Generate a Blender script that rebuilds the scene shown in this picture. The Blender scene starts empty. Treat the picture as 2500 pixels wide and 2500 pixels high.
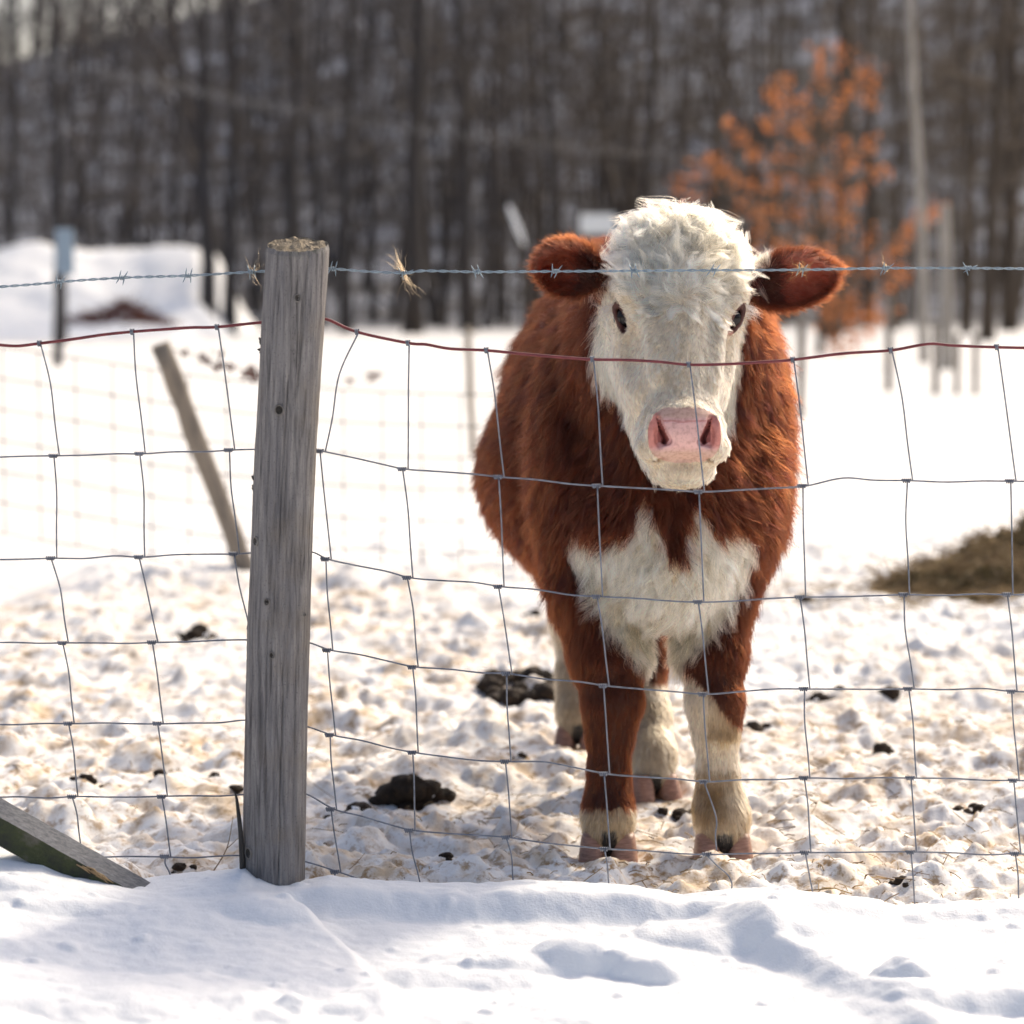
import bpy, math, random
import numpy as np
from mathutils import Vector, kdtree
rng = np.random.default_rng(7)
random.seed(7)
SC = bpy.context.scene
COL = SC.collection

# ------------------------------------------------------------------ camera
F_PX, CAM_H, PITCH = 6200.0, 1.03, math.atan(530 / 6200)      # photo is 2500 px wide, horizon near row 720
cam_d = bpy.data.cameras.new('camera'); cam = bpy.data.objects.new('camera', cam_d); COL.objects.link(cam)
cam.location = (0, 0, CAM_H); cam.rotation_euler = (math.pi / 2 - PITCH, 0, 0)
cam_d.lens = 150; cam_d.sensor_width = 150 * 2500 / F_PX; cam_d.sensor_fit = 'HORIZONTAL'
cam_d.clip_start = 0.05; cam_d.clip_end = 3000
cam_d.dof.use_dof = True; cam_d.dof.focus_distance = 4.22; cam_d.dof.aperture_fstop = 5.9
SC.camera = cam

# ------------------------------------------------------------------ light
SUN_AZ, SUN_EL = math.radians(38), math.radians(38)           # azimuth clockwise from +Y (away from the camera)
world = bpy.data.worlds.new('World'); SC.world = world; world.use_nodes = True
wn = world.node_tree.nodes; wl = world.node_tree.links; wn.clear()
sky = wn.new('ShaderNodeTexSky'); sky.sky_type = 'NISHITA'; sky.sun_disc = False
sky.sun_elevation = SUN_EL; sky.sun_rotation = SUN_AZ; sky.air_density = 0.8; sky.dust_density = 6.0; sky.ozone_density = 0.4
bgn = wn.new('ShaderNodeBackground'); bgn.inputs['Strength'].default_value = 0.15
wo = wn.new('ShaderNodeOutputWorld'); wl.new(sky.outputs[0], bgn.inputs[0]); wl.new(bgn.outputs[0], wo.inputs[0])
sun_d = bpy.data.lights.new('sun', 'SUN'); sun_d.energy = 2.1; sun_d.angle = math.radians(4.0); sun_d.color = (1.0, 0.87, 0.68)
sun = bpy.data.objects.new('sun', sun_d); COL.objects.link(sun)
to_sun = Vector((math.sin(SUN_AZ) * math.cos(SUN_EL), math.cos(SUN_AZ) * math.cos(SUN_EL), math.sin(SUN_EL)))
sun.rotation_euler = (-to_sun).to_track_quat('-Z', 'Y').to_euler()
SC.view_settings.view_transform = 'Standard'; SC.view_settings.look = 'None'
SC.view_settings.exposure = 0.48; SC.view_settings.gamma = 1.0
SC.render.engine = 'CYCLES'
SC.cycles.use_denoising = True
SC.cycles.max_bounces = 10; SC.cycles.transmission_bounces = 8; SC.cycles.transparent_max_bounces = 8
SC.cycles_curves.shape = 'RIBBONS' if hasattr(SC, 'cycles_curves') else None

# ------------------------------------------------------------------ helpers
CP, SP = math.cos(PITCH), math.sin(PITCH)
def P(px, py, d):
    """photo pixel (2500 frame) + forward distance along +Y -> world point"""
    cx, cy = (px - 1250) / F_PX, (1250 - py) / F_PX
    dy, dz = CP + cy * SP, -SP + cy * CP
    s = d / dy
    return np.array((cx * s, d, CAM_H + dz * s))
def Q(px, py, d):                      # same with coordinates read off the 1932 px view
    return P(px * 2500 / 1932, py * 2500 / 1932, d)
def ground(px, py, z=0.0):             # 1932 px view -> point of the ground
    px, py = px * 2500 / 1932, py * 2500 / 1932
    cx, cy = (px - 1250) / F_PX, (1250 - py) / F_PX
    dy, dz = CP + cy * SP, -SP + cy * CP
    s = (z - CAM_H) / dz
    return np.array((cx * s, dy * s, z))

def _h(ix, iy, iz, seed):
    n = (ix * 374761393 + iy * 668265263 + iz * 1274126177 + seed * 974634777) & 0xffffffff
    n = ((n ^ (n >> 13)) * 1103515245) & 0xffffffff
    n = ((n ^ (n >> 16)) * 2246822519) & 0xffffffff
    return (n & 0xffffff) / float(0xffffff)
def vnoise(p, seed=0):
    p = np.asarray(p, float); i = np.floor(p).astype(np.int64); f = p - i; f = f * f * (3 - 2 * f)
    out = 0
    for dx in (0, 1):
        wx = f[..., 0] if dx else 1 - f[..., 0]
        for dy in (0, 1):
            wy = f[..., 1] if dy else 1 - f[..., 1]
            for dz in (0, 1):
                wz = f[..., 2] if dz else 1 - f[..., 2]
                out = out + wx * wy * wz * _h(i[..., 0] + dx, i[..., 1] + dy, i[..., 2] + dz, seed)
    return out * 2 - 1
def fbm(p, oct=4, seed=0, gain=0.5):
    p = np.asarray(p, float); a, s, t = 1.0, 0, 0
    for k in range(oct):
        s = s + a * vnoise(p * 2 ** k + 17.3 * k, seed + k); t += a; a *= gain
    return s / t
def smooth01(x, a, b):
    t = np.clip((x - a) / (b - a), 0, 1); return t * t * (3 - 2 * t)

class MB:
    def __init__(s): s.v = []; s.q = []; s.t = []; s.n = 0
    def add(s, v, quads=None, tris=None):
        v = np.asarray(v, float)
        if quads is not None and len(quads): s.q.append(np.asarray(quads) + s.n)
        if tris is not None and len(tris): s.t.append(np.asarray(tris) + s.n)
        s.v.append(v); s.n += len(v); return s
    def tube(s, pts, r, sides=8, caps=True, twist=0.0, noise=None):
        pts = np.asarray(pts, float); n = len(pts)
        r = np.broadcast_to(np.asarray(r, float), (n,))
        t = np.gradient(pts, axis=0); t /= np.linalg.norm(t, axis=1)[:, None] + 1e-12
        a = np.array((0., 0, 1)) if abs(t[0][2]) < .9 else np.array((1., 0, 0))
        u = np.cross(t[0], a); u /= np.linalg.norm(u)
        V = []
        ang = np.linspace(0, 2 * np.pi, sides, endpoint=False)
        for i in range(n):
            u = u - t[i] * (u @ t[i]); u /= np.linalg.norm(u) + 1e-12
            w = np.cross(t[i], u); A = ang + twist * i
            V.append(pts[i] + r[i] * (np.cos(A)[:, None] * u + np.sin(A)[:, None] * w))
        V = np.concatenate(V)
        i, j = np.meshgrid(np.arange(n - 1), np.arange(sides), indexing='ij'); j2 = (j + 1) % sides
        qd = np.stack([i * sides + j, i * sides + j2, (i + 1) * sides + j2, (i + 1) * sides + j], -1).reshape(-1, 4)
        tr = []
        if caps:
            V = np.concatenate([V, pts[:1], pts[-1:]]); c0, c1 = n * sides, n * sides + 1
            k = np.arange(sides); k2 = (k + 1) % sides
            tr = np.concatenate([np.stack([np.full(sides, c0), k2, k], -1), np.stack([np.full(sides, c1), (n - 1) * sides + k, (n - 1) * sides + k2], -1)])
        return s.add(V, qd, tr)
    def grid(s, V):                    # V (n,m,3)
        n, m = V.shape[:2]
        i, j = np.meshgrid(np.arange(n - 1), np.arange(m - 1), indexing='ij')
        qd = np.stack([i * m + j, i * m + j + 1, (i + 1) * m + j + 1, (i + 1) * m + j], -1).reshape(-1, 4)
        return s.add(V.reshape(-1, 3), qd)
    def box(s, c, h, M=None):
        c = np.asarray(c, float); k = np.array([(x, y, z) for x in (-1, 1) for y in (-1, 1) for z in (-1, 1)], float) * h
        if M is not None: k = k @ np.asarray(M).T
        return s.add(k + c, [(0, 1, 3, 2), (4, 6, 7, 5), (0, 4, 5, 1), (2, 3, 7, 6), (0, 2, 6, 4), (1, 5, 7, 3)])
    def mesh(s, name, mat, smooth=True):
        v = np.concatenate(s.v); q = np.concatenate(s.q) if s.q else np.zeros((0, 4), int); t = np.concatenate(s.t) if s.t else np.zeros((0, 3), int)
        me = bpy.data.meshes.new(name); me.vertices.add(len(v)); me.vertices.foreach_set('co', v.astype(np.float32).ravel())
        nl = q.size + t.size; me.loops.add(nl); me.loops.foreach_set('vertex_index', np.concatenate([q.ravel(), t.ravel()]).astype(np.int32))
        np_ = len(q) + len(t); me.polygons.add(np_)
        st = np.concatenate([np.arange(len(q)) * 4, q.size + np.arange(len(t)) * 3]).astype(np.int32)
        me.polygons.foreach_set('loop_start', st)
        me.polygons.foreach_set('use_smooth', np.full(np_, smooth))
        me.update(calc_edges=True); me.validate()
        if mat: me.materials.append(mat)
        return me
    def build(s, name, mat, parent=None, smooth=True):
        o = bpy.data.objects.new(name, s.mesh(name, mat, smooth)); COL.objects.link(o)
        if parent is not None:
            o.parent = parent; o.matrix_parent_inverse = parent.matrix_basis.inverted()
        return o
def tag(o, label=None, cat=None, group=None, kind=None):
    if label: o['label'] = label
    if cat: o['category'] = cat
    if group: o['group'] = group
    if kind: o['kind'] = kind
    return o
def empty(name, loc):
    o = bpy.data.objects.new(name, None); COL.objects.link(o); o.location = tuple(float(x) for x in loc); o.empty_display_size = .05
    return o
def spline(pts, n=8):
    """Catmull-Rom through the points"""
    p = np.asarray(pts, float); p = np.concatenate([2 * p[:1] - p[1:2], p, 2 * p[-1:] - p[-2:-1]]); out = []
    for i in range(1, len(p) - 2):
        for t in np.linspace(0, 1, n, endpoint=False):
            a, b, c, d = p[i - 1], p[i], p[i + 1], p[i + 2]
            out.append(.5 * (2 * b + (c - a) * t + (2 * a - 5 * b + 4 * c - d) * t * t + (3 * b - a - 3 * c + d) * t ** 3))
    out.append(p[-2]); return np.array(out)
def attr_color(me, name, col):
    a = me.color_attributes.new(name, 'FLOAT_COLOR', 'POINT')
    c = np.ones((len(me.vertices), 4), np.float32); c[:, :3] = col; a.data.foreach_set('color', c.ravel())

# ------------------------------------------------------------------ materials
class NT:
    def __init__(s, name):
        s.m = bpy.data.materials.new(name); s.m.use_nodes = True; s.t = s.m.node_tree; s.t.nodes.clear()
        s.out = s.n('ShaderNodeOutputMaterial'); s.b = s.n('ShaderNodeBsdfPrincipled'); s.l(s.b.outputs[0], s.out.inputs['Surface'])
    def n(s, t, **k):
        x = s.t.nodes.new(t)
        for a, b in k.items(): setattr(x, a, b)
        return x
    def l(s, a, b): s.t.links.new(a, b)
    def coords(s, scale=(1, 1, 1), kind='Object'):
        c = s.n('ShaderNodeTexCoord'); m = s.n('ShaderNodeMapping'); m.inputs['Scale'].default_value = scale; s.l(c.outputs[kind], m.inputs[0]); return m.outputs[0]
    def noise(s, co, scale, detail=4, rough=.5, dist=0.0):
        x = s.n('ShaderNodeTexNoise'); x.inputs['Scale'].default_value = scale; x.inputs['Detail'].default_value = detail
        x.inputs['Roughness'].default_value = rough; x.inputs['Distortion'].default_value = dist
        if co is not None: s.l(co, x.inputs['Vector'])
        return x.outputs[0]
    def ramp(s, fac, stops):
        x = s.n('ShaderNodeValToRGB'); e = x.color_ramp.elements
        while len(e) < len(stops): e.new(.5)
        for el, (p, c) in zip(e, stops):
            el.position = p; el.color = tuple(c) + (1,) if len(c) == 3 else c
        s.l(fac, x.inputs[0]); return x.outputs[0]
    def mix(s, fac, a, b, mode='MIX'):
        x = s.n('ShaderNodeMix'); x.data_type = 'RGBA'; x.blend_type = mode
        for v, i in ((fac, 0), (a, 6), (b, 7)):
            if hasattr(v, 'is_output'): s.l(v, x.inputs[i])
            elif i == 0: x.inputs[0].default_value = v
            else: x.inputs[i].default_value = tuple(v) + (1,)
        return x.outputs[2]
    def bump(s, h, strength=.3, dist=.01, nrm=None):
        x = s.n('ShaderNodeBump'); x.inputs['Strength'].default_value = strength; x.inputs['Distance'].default_value = dist; s.l(h, x.inputs['Height'])
        if nrm is not None: s.l(nrm, x.inputs['Normal'])
        return x.outputs[0]
    def set(s, color=None, rough=None, normal=None, **k):
        if color is not None:
            if hasattr(color, 'is_output'): s.l(color, s.b.inputs['Base Color'])
            else: s.b.inputs['Base Color'].default_value = tuple(color) + (1,)
        if rough is not None:
            if hasattr(rough, 'is_output'): s.l(rough, s.b.inputs['Roughness'])
            else: s.b.inputs['Roughness'].default_value = rough
        if normal is not None: s.l(normal, s.b.inputs['Normal'])
        for a, v in k.items(): s.b.inputs[a.replace('_', ' ')].default_value = v
        return s.m
def bark(name, c0, c1, scale=3):
    t = NT(name); co = t.coords((scale, scale, scale * .25)); f = t.noise(co, 3, 6, .65)
    return t.set(t.ramp(f, [(.3, c0), (.7, c1)]), .9, t.bump(f, .6, .02))

# ================================================================== SETTING: snow
def snow_mat(name, dirt):
    t = NT(name); co = t.coords()
    fine = t.noise(co, 220, 3, .6); mid = t.noise(co, 45, 4, .6)
    col = (.85, .865, .875)
    if dirt:
        a = t.n('ShaderNodeAttribute'); a.attribute_name = 'stain'
        n1 = t.noise(co, 9, 6, .65, .4); n2 = t.noise(co, 38, 5, .7); n3 = t.noise(co, 3.1, 4, .6)
        m1 = t.ramp(n1, [(.46, (0, 0, 0)), (.62, (1, 1, 1))]); m2 = t.ramp(n2, [(.50, (0, 0, 0)), (.63, (1, 1, 1))])
        c = t.mix(.0, (.83, .82, .80), (.83, .82, .80))
        def mul(*x):
            y = x[0]
            for z in x[1:]:
                q = t.n('ShaderNodeMath', operation='MULTIPLY'); t.l(y, q.inputs[0])
                if hasattr(z, 'is_output'): t.l(z, q.inputs[1])
                else: q.inputs[1].default_value = z
                y = q.outputs[0]
            return y
        big = t.ramp(n3, [(.36, (.38, .38, .38)), (.58, (1, 1, 1))])
        c = t.mix(mul(m1, big, a.outputs['Fac'], .85), c, (.58, .43, .26))
        c = t.mix(mul(m2, big, a.outputs['Fac'], .98), c, (.34, .215, .10))
        n4 = t.noise(co, 75, 3, .7); m4 = t.ramp(n4, [(.63, (0, 0, 0)), (.70, (1, 1, 1))])
        m5 = t.ramp(t.noise(co, 6.3, 4, .6), [(.48, (0, 0, 0)), (.62, (1, 1, 1))])
        c = t.mix(mul(m4, m5, a.outputs['Fac'], .9), c, (.12, .08, .04))
        col = c
    nb = t.bump(mid, .25, .006); nb = t.bump(fine, .35, .0025, nb)
    return t.set(col, .75, nb, Specular_IOR_Level=.25)
M_SNOW = snow_mat('clean_snow', False); M_DIRTY = snow_mat('trampled_snow', True)

# near field, trampled and lumpy
NX0, NX1, NY0, NY1 = -1.75, 2.35, 3.80, 13.0
xs = np.linspace(NX0, NX1, 600)
ys = [NY0]
while ys[-1] < NY1: ys.append(ys[-1] + .0075 * (ys[-1] / 4) ** 1.9)
ys = np.array(ys); X, Y = np.meshgrid(xs, ys, indexing='ij')
def base_height(x, y):
    p = np.stack([x, y, np.zeros_like(x)], -1)
    return .022 * fbm(p * 1.6, 3, 3) + .018 * fbm(p * 5, 3, 11)
H = base_height(X, Y)
tramp = 1 - smooth01(Y + .5 * fbm(np.stack([X, Y, X * 0], -1) * .9, 2, 5), 9.0, 12.0) * .8      # trampled near the fence, smoother further off
pp = np.stack([X, Y, X * 0], -1)
H += tramp * (.016 * np.abs(fbm(pp * 14, 4, 21)) + .010 * fbm(pp * 36, 4, 31))
def add_lumps(n, rmin, rmax, flat, y0, y1, seed):
    r_ = np.random.default_rng(seed)
    for k in range(n):
        cx = r_.uniform(NX0, NX1); cy = y0 + (y1 - y0) * r_.random() ** 1.6; R = rmin + (rmax - rmin) * r_.random() ** 2.2
        hh = R * flat * r_.uniform(.35, .8); e = r_.uniform(.7, 1.4); an = r_.uniform(0, 3.14)
        i0, i1 = np.searchsorted(xs, (cx - 1.5 * R, cx + 1.5 * R)); j0, j1 = np.searchsorted(ys, (cy - 1.5 * R, cy + 1.5 * R))
        if i1 <= i0 or j1 <= j0: continue
        x, y = X[i0:i1, j0:j1] - cx, Y[i0:i1, j0:j1] - cy
        u, w = (x * math.cos(an) + y * math.sin(an)) * e, (-x * math.sin(an) + y * math.cos(an)) / e
        q = (u * u + w * w) / R ** 2
        H[i0:i1, j0:j1] += hh * np.clip(1 - q, 0, 1) ** .7 * (.85 + .3 * vnoise(np.stack([x, y, x * 0], -1) / R * 2.5, k)) * tramp[i0:i1, j0:j1]
add_lumps(9000, .006, .034, .60, 3.9, 9.5, 1)
add_lumps(2600, .025, .075, .50, 4.0, 11.5, 4)
add_lumps(420, .05, .13, .35, 4.2, 11.5, 2)
for k in range(520):                                           # hoof pocks
    cx, cy = rng.uniform(NX0, NX1), rng.uniform(4.1, 11); R = rng.uniform(.035, .08)
    H -= 0 if (abs(cx) > 3) else 0
    i0, i1 = np.searchsorted(xs, (cx - R, cx + R)); j0, j1 = np.searchsorted(ys, (cy - R, cy + R))
    if i1 > i0 and j1 > j0:
        q = ((X[i0:i1, j0:j1] - cx) ** 2 + (Y[i0:i1, j0:j1] - cy) ** 2) / R ** 2
        H[i0:i1, j0:j1] -= .028 * np.clip(1 - q, 0, 1) ** .6
edge = np.minimum(np.minimum(smooth01(X, NX0, NX0 + .25), 1 - smooth01(X, NX1 - .25, NX1)), 1 - smooth01(Y, NY1 - 1.5, NY1))
H = H * edge - .03 * (1 - edge)
# flatten where the animal's hooves press down
HOOVES = [(.176, 4.58), (.386, 4.58), (.150, 5.72), (.291, 5.15)]
for hx, hy in HOOVES:
    w = 1 - smooth01(np.hypot(X - hx, Y - hy), .045, .10); H = H * (1 - w) + .0 * w
def gz(x, y):
    i = np.clip(np.searchsorted(xs, x) - 1, 0, len(xs) - 2); j = np.clip(np.searchsorted(ys, y) - 1, 0, len(ys) - 2)
    return H[i, j]
stain = smooth01(fbm(pp * np.array((1.3, .8, 1)), 3, 41) + .35 * (1 - smooth01(Y, 5.2, 7.5)) + .2 * smooth01(-H, -.03, .02), -.45, .25) * (1 - smooth01(Y + .9 * fbm(pp * .8, 2, 45), 8.0, 10.8))
nf = MB().grid(np.stack([X, Y, H], -1)).build('trampled_snow_ground', M_DIRTY)
a_ = nf.data.attributes.new('stain', 'FLOAT', 'POINT'); a_.data.foreach_set('value', stain.astype(np.float32).ravel())
tag(nf, kind='structure')

# far ground: field, then the wooded hill
def far_h(x, y):
    p = np.stack([x, y, x * 0], -1)
    hill = smooth01(y, 92, 215) * (31 + .14 * x) * smooth01(x, -95, 20) ** .35
    return -.045 + .03 * fbm(p * .35, 3, 8) * smooth01(np.hypot(x, y), 10, 30) + .5 * fbm(p * .05, 3, 9) * smooth01(y, 70, 110) + hill
gx = np.concatenate([-np.geomspace(.6, 700, 70)[::-1], np.geomspace(.6, 700, 70)])
gy = np.concatenate([np.linspace(-60, 2, 12), np.linspace(3, 40, 75), np.linspace(41, 230, 130), np.geomspace(235, 1800, 24)])
GX, GY = np.meshgrid(gx, gy, indexing='ij')
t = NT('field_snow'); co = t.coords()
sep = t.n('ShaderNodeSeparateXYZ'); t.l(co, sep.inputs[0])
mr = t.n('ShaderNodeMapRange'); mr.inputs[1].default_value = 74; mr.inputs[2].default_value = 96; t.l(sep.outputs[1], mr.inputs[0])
wood_floor = t.ramp(t.noise(co, .35, 6, .7), [(.44, (.045, .042, .044)), (.66, (.36, .39, .46))])  # blue-grey of shaded snow under the trees is put into the colour
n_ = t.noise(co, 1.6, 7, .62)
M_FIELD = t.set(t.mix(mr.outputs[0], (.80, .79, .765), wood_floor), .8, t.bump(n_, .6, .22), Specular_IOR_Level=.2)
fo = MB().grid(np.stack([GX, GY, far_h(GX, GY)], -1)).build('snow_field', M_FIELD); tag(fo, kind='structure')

# snow bank along the near side of the fence
crest_px = np.array([(-200, 1600), (0, 1606), (92, 1612), (150, 1640), (262, 1666), (330, 1657), (430, 1648), (462, 1640), (485, 1656), (525, 1668), (578, 1668), (620, 1660), (700, 1668), (800, 1673),
    (900, 1675), (1000, 1668), (1100, 1673), (1200, 1680), (1290, 1697), (1380, 1686), (1470, 1681), (1530, 1692), (1600, 1698), (1660, 1706), (1700, 1719), (1800, 1709), (1870, 1708), (2100, 1700)], float)
cw = np.array([Q(a, b, 3.96) for a, b in crest_px])
bx = np.concatenate([np.linspace(-5, -1.25, 40), np.linspace(-1.24, 1.24, 520), np.linspace(1.25, 5, 40)])
by = np.concatenate([np.linspace(-4, 2.95, 40), np.linspace(2.97, 4.26, 330)])
BX, BY = np.meshgrid(bx, by, indexing='ij'); bp = np.stack([BX, BY, BX * 0], -1)
cr1 = np.interp(bx, cw[:, 0], cw[:, 2]); ker = np.exp(-(np.arange(-60, 61) / 26.0) ** 2); ker /= ker.sum(); cs_ = np.convolve(np.pad(cr1, 60, mode='edge'), ker, 'valid')
bl = smooth01(3.955 - BY, 0, .13); cr = cr1[:, None] * (1 - bl) + cs_[:, None] * bl
wob = .03 * fbm(bp * 9, 3, 51)
xe = np.interp(BY, [2.9, 3.2, 3.45, 3.6, 3.72, 3.80, 3.88, 3.95], [-.12, -.15, -.19, -.235, -.29, -.34, -.375, -.36]) + wob * .8
xr = np.interp(BY, [2.9, 3.3, 3.6, 3.72, 3.82, 3.9, 4.0], [.85, .66, .53, .47, .42, .38, .36]) + wob
BH = cr - .035 * smooth01(3.96 - BY, 0, .5) - .015 * np.clip(3.5 - BY, 0, 3)
BH += .014 * fbm(bp * 4, 3, 61) * smooth01(3.97 - BY, 0, .12) + .005 * fbm(bp * 17, 3, 63) * smooth01(3.97 - BY, 0, .05) + .0022 * fbm(bp * 55, 3, 64)
trough = smooth01(BX - xe, 0, .05) * (1 - smooth01(BX - xr, -.10, -.02)) * smooth01(3.93 - BY, 0, .06)
BH -= .032 * trough
BH -= .014 * smooth01(BX - xr, -.04, .08) * smooth01(3.95 - BY, 0, .05)
for cx, cy, rx, ry, hh in [(.02, 3.70, .17, .06, .018), (.20, 3.66, .065, .035, .030), (.12, 3.70, .08, .05, .022), (-.05, 3.64, .12, .05, .012), (.58, 3.62, .055, .04, .04), (.70, 3.56, .16, .06, .03), (.36, 3.84, .16, .06, .020),
                            (-.80, 3.80, .09, .04, .016), (-.68, 3.77, .12, .05, .012), (-.36, 3.80, .10, .06, .015), (.02, 3.40, .3, .1, .03), (-.6, 3.4, .3, .12, .02)]:
    q = ((BX - cx) / rx) ** 2 + ((BY - cy) / ry) ** 2
    BH += hh * np.clip(1.1 - q * (1 + .6 * fbm(bp * 14, 3, 71)), 0, 1) ** .9
r_ = np.random.default_rng(5)
for k in range(220):                                           # crumbs
    cx, cy = r_.uniform(-1.2, 1.2), 4.0 - .9 * r_.random() ** 1.3; R = .004 + .012 * r_.random() ** 3
    i0, i1 = np.searchsorted(bx, (cx - R, cx + R)); j0, j1 = np.searchsorted(by, (cy - R, cy + R))
    if i1 > i0 and j1 > j0:
        q = ((BX[i0:i1, j0:j1] - cx) ** 2 + (BY[i0:i1, j0:j1] - cy) ** 2) / R ** 2
        BH[i0:i1, j0:j1] += .4 * R * np.clip(1 - q, 0, 1) ** .6
BH = BH * (1 - smooth01(BY, 3.985, 4.20)) - .05 * smooth01(BY, 3.985, 4.24)
bank = MB().grid(np.stack([BX, BY, BH], -1)).build('snow_bank', M_SNOW); tag(bank, kind='structure')
def bz(x, y):
    i = min(max(np.searchsorted(bx, x) - 1, 0), len(bx) - 2); j = min(max(np.searchsorted(by, y) - 1, 0), len(by) - 2)
    return BH[i, j]

# ================================================================== BACKGROUND
def fz(x, y): return float(far_h(np.array(float(x)), np.array(float(y))))
def limbs(mb, base, direc, length, r, depth, R, side=4, spread=.7, up=.25):
    n = 5; pts = [np.array(base, float)]; d = np.array(direc, float); d /= np.linalg.norm(d)
    for k in range(n - 1):
        d = d + R.normal(0, .22, 3) + np.array((0, 0, up * .2)); d /= np.linalg.norm(d); pts.append(pts[-1] + d * length / (n - 1))
    mb.tube(pts, np.linspace(r, r * .3, n), side, False)
    if depth > 0:
        for k in range(6 if depth > 1 else 5):
            t_ = R.uniform(.25, 1); i = min(int(t_ * (n - 1)), n - 2); b = pts[i] + (pts[i + 1] - pts[i]) * (t_ * (n - 1) - i)
            nd = d + R.normal(0, spread, 3); nd[2] += up
            limbs(mb, b, nd, length * R.uniform(.45, .7), r * .45, depth - 1, R, 3, spread, up)
    return pts
def make_tree(seed, h, r, low=.25, lean=.02, nl=13):
    R = np.random.default_rng(seed); tr, cr_ = MB(), MB()
    n = 9; z = np.linspace(-.3, h, n); off = np.cumsum(R.normal(0, lean * h / n * 2, (n, 2)), 0)
    pts = np.column_stack([off[:, 0] - off[0, 0], off[:, 1] - off[0, 1], z]); rad = r * np.linspace(1.15, .22, n); rad[0] = r * 1.4
    tr.tube(pts, rad, 8)
    for k in range(nl):
        tt = low + (1 - low) * (k + R.random()) / nl; i = min(int(tt * (n - 1)), n - 2); b = pts[i] + (pts[i + 1] - pts[i]) * (tt * (n - 1) - i)
        a = R.uniform(0, 6.28); dd = np.array((math.cos(a), math.sin(a), R.uniform(.25, 1.1)))
        limbs(cr_, b, dd, h * R.uniform(.16, .30) * (1.15 - .5 * tt), r * .38 * (1.1 - .6 * tt), 2, R)
    return tr, cr_
def sun_tinted_bark(name, cool, warm, k):  # sunlit brown at right, cool grey at left: light put into the bark colour
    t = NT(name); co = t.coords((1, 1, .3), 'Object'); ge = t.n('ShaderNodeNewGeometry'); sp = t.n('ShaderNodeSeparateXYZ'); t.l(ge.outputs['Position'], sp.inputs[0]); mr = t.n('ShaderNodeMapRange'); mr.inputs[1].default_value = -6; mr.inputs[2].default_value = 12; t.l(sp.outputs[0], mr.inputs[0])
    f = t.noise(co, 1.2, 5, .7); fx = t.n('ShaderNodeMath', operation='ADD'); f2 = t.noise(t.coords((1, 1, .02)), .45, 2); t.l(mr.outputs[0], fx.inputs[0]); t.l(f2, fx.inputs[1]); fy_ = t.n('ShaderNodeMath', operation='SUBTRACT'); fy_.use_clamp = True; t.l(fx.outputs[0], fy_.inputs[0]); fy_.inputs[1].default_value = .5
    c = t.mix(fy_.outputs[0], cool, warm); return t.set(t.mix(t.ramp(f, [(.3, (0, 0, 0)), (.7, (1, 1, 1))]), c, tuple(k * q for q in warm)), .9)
M_BARK = sun_tinted_bark('grey_bark', (.026, .029, .038), (.075, .055, .038), .5); M_TWIG = sun_tinted_bark('twigs', (.036, .040, .054), (.105, .078, .054), .7)
M_BARK2 = bark('brown_bark', (.06, .045, .032), (.16, .125, .09))
M_PALE = bark('pale_bark', (.22, .20, .17), (.42, .38, .33))
protos = []
for k, (h, r, low) in enumerate([(17, .20, .18), (19, .24, .25), (15, .14, .12), (16, .17, .2), (14, .11, .10), (20, .27, .3)]):
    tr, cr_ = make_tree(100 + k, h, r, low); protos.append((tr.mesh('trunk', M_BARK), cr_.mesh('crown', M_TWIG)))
# photo column (1932 view), distance, prototype, scale, what singles it out
tree_list = [
 (112, 58, 2, .9, 'thin bare tree at the far left edge behind the blue plate'), (190, 96, 4, 1, 'slender bare tree above the red brush heap'), (262, 90, 3, .9, 'bare tree rising behind the snow mound, left of its middle'),
 (330, 84, 2, 1, 'bare tree rising behind the right half of the snow mound'), (392, 66, 0, 1, 'thick dark bare tree at the right end of the snow mound'), (432, 68, 3, 1, 'dark bare tree paired with the thicker one beside the snow mound'),
 (486, 88, 4, 1, 'thin bare tree just left of the near fence post'), (545, 80, 1, .9, 'bare tree directly above the near fence post'), (600, 86, 2, 1, 'bare tree above the right rim of the near fence post'),
 (652, 72, 3, 1, 'dark bare tree just right of the near fence post'), (702, 95, 4, 1.1, 'thin bare tree between the post and the stout trunk'), (778, 70, 1, 1, 'stout dark bare tree above the hair tuft on the barbed wire'),
 (835, 92, 2, 1, 'slim bare tree between the two stoutest trunks'), (886, 74, 5, .8, 'tall straight dark trunk left of the leaning pale snag'), (940, 98, 4, 1, 'thin bare tree just left of the leaning pale snag'),
 (1012, 90, 3, 1, 'bare tree between the pale snag and the white board'), (1050, 78, 0, .85, 'bare tree above the calf\'s left-hand ear'), (1128, 96, 2, 1, 'slim bare tree rising behind the white board'), (1212, 82, 1, .85, 'bare tree above the left side of the calf\'s forelock'),
 (1278, 100, 4, 1.1, 'thin bare tree straight above the calf\'s forelock'), (1345, 92, 3, 1, 'bare tree at the left fringe of the orange leaves'), (1420, 88, 2, 1, 'slim bare tree seen through the left orange branches'),
 (1492, 94, 4, 1, 'thin bare tree seen through the middle of the orange leaves'), (1572, 64, 3, .9, 'greyish bare trunk standing through the right orange leaves'), (1640, 86, 0, .9, 'bare tree between the orange leaves and the pale birch'),
 (1690, 78, 4, 1, 'thin bare tree just left of the pale birch'), (1822, 70, 2, 1, 'bare tree just right of the tall cut pole'), (1862, 60, 3, .9, 'dark bare tree at the far right edge'), (1905, 76, 1, .9, 'bare tree beyond the right end of the barbed wire'), (20, 74, 0, .8, 'bare tree left of the blue plate, outermost of the wood')]
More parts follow.
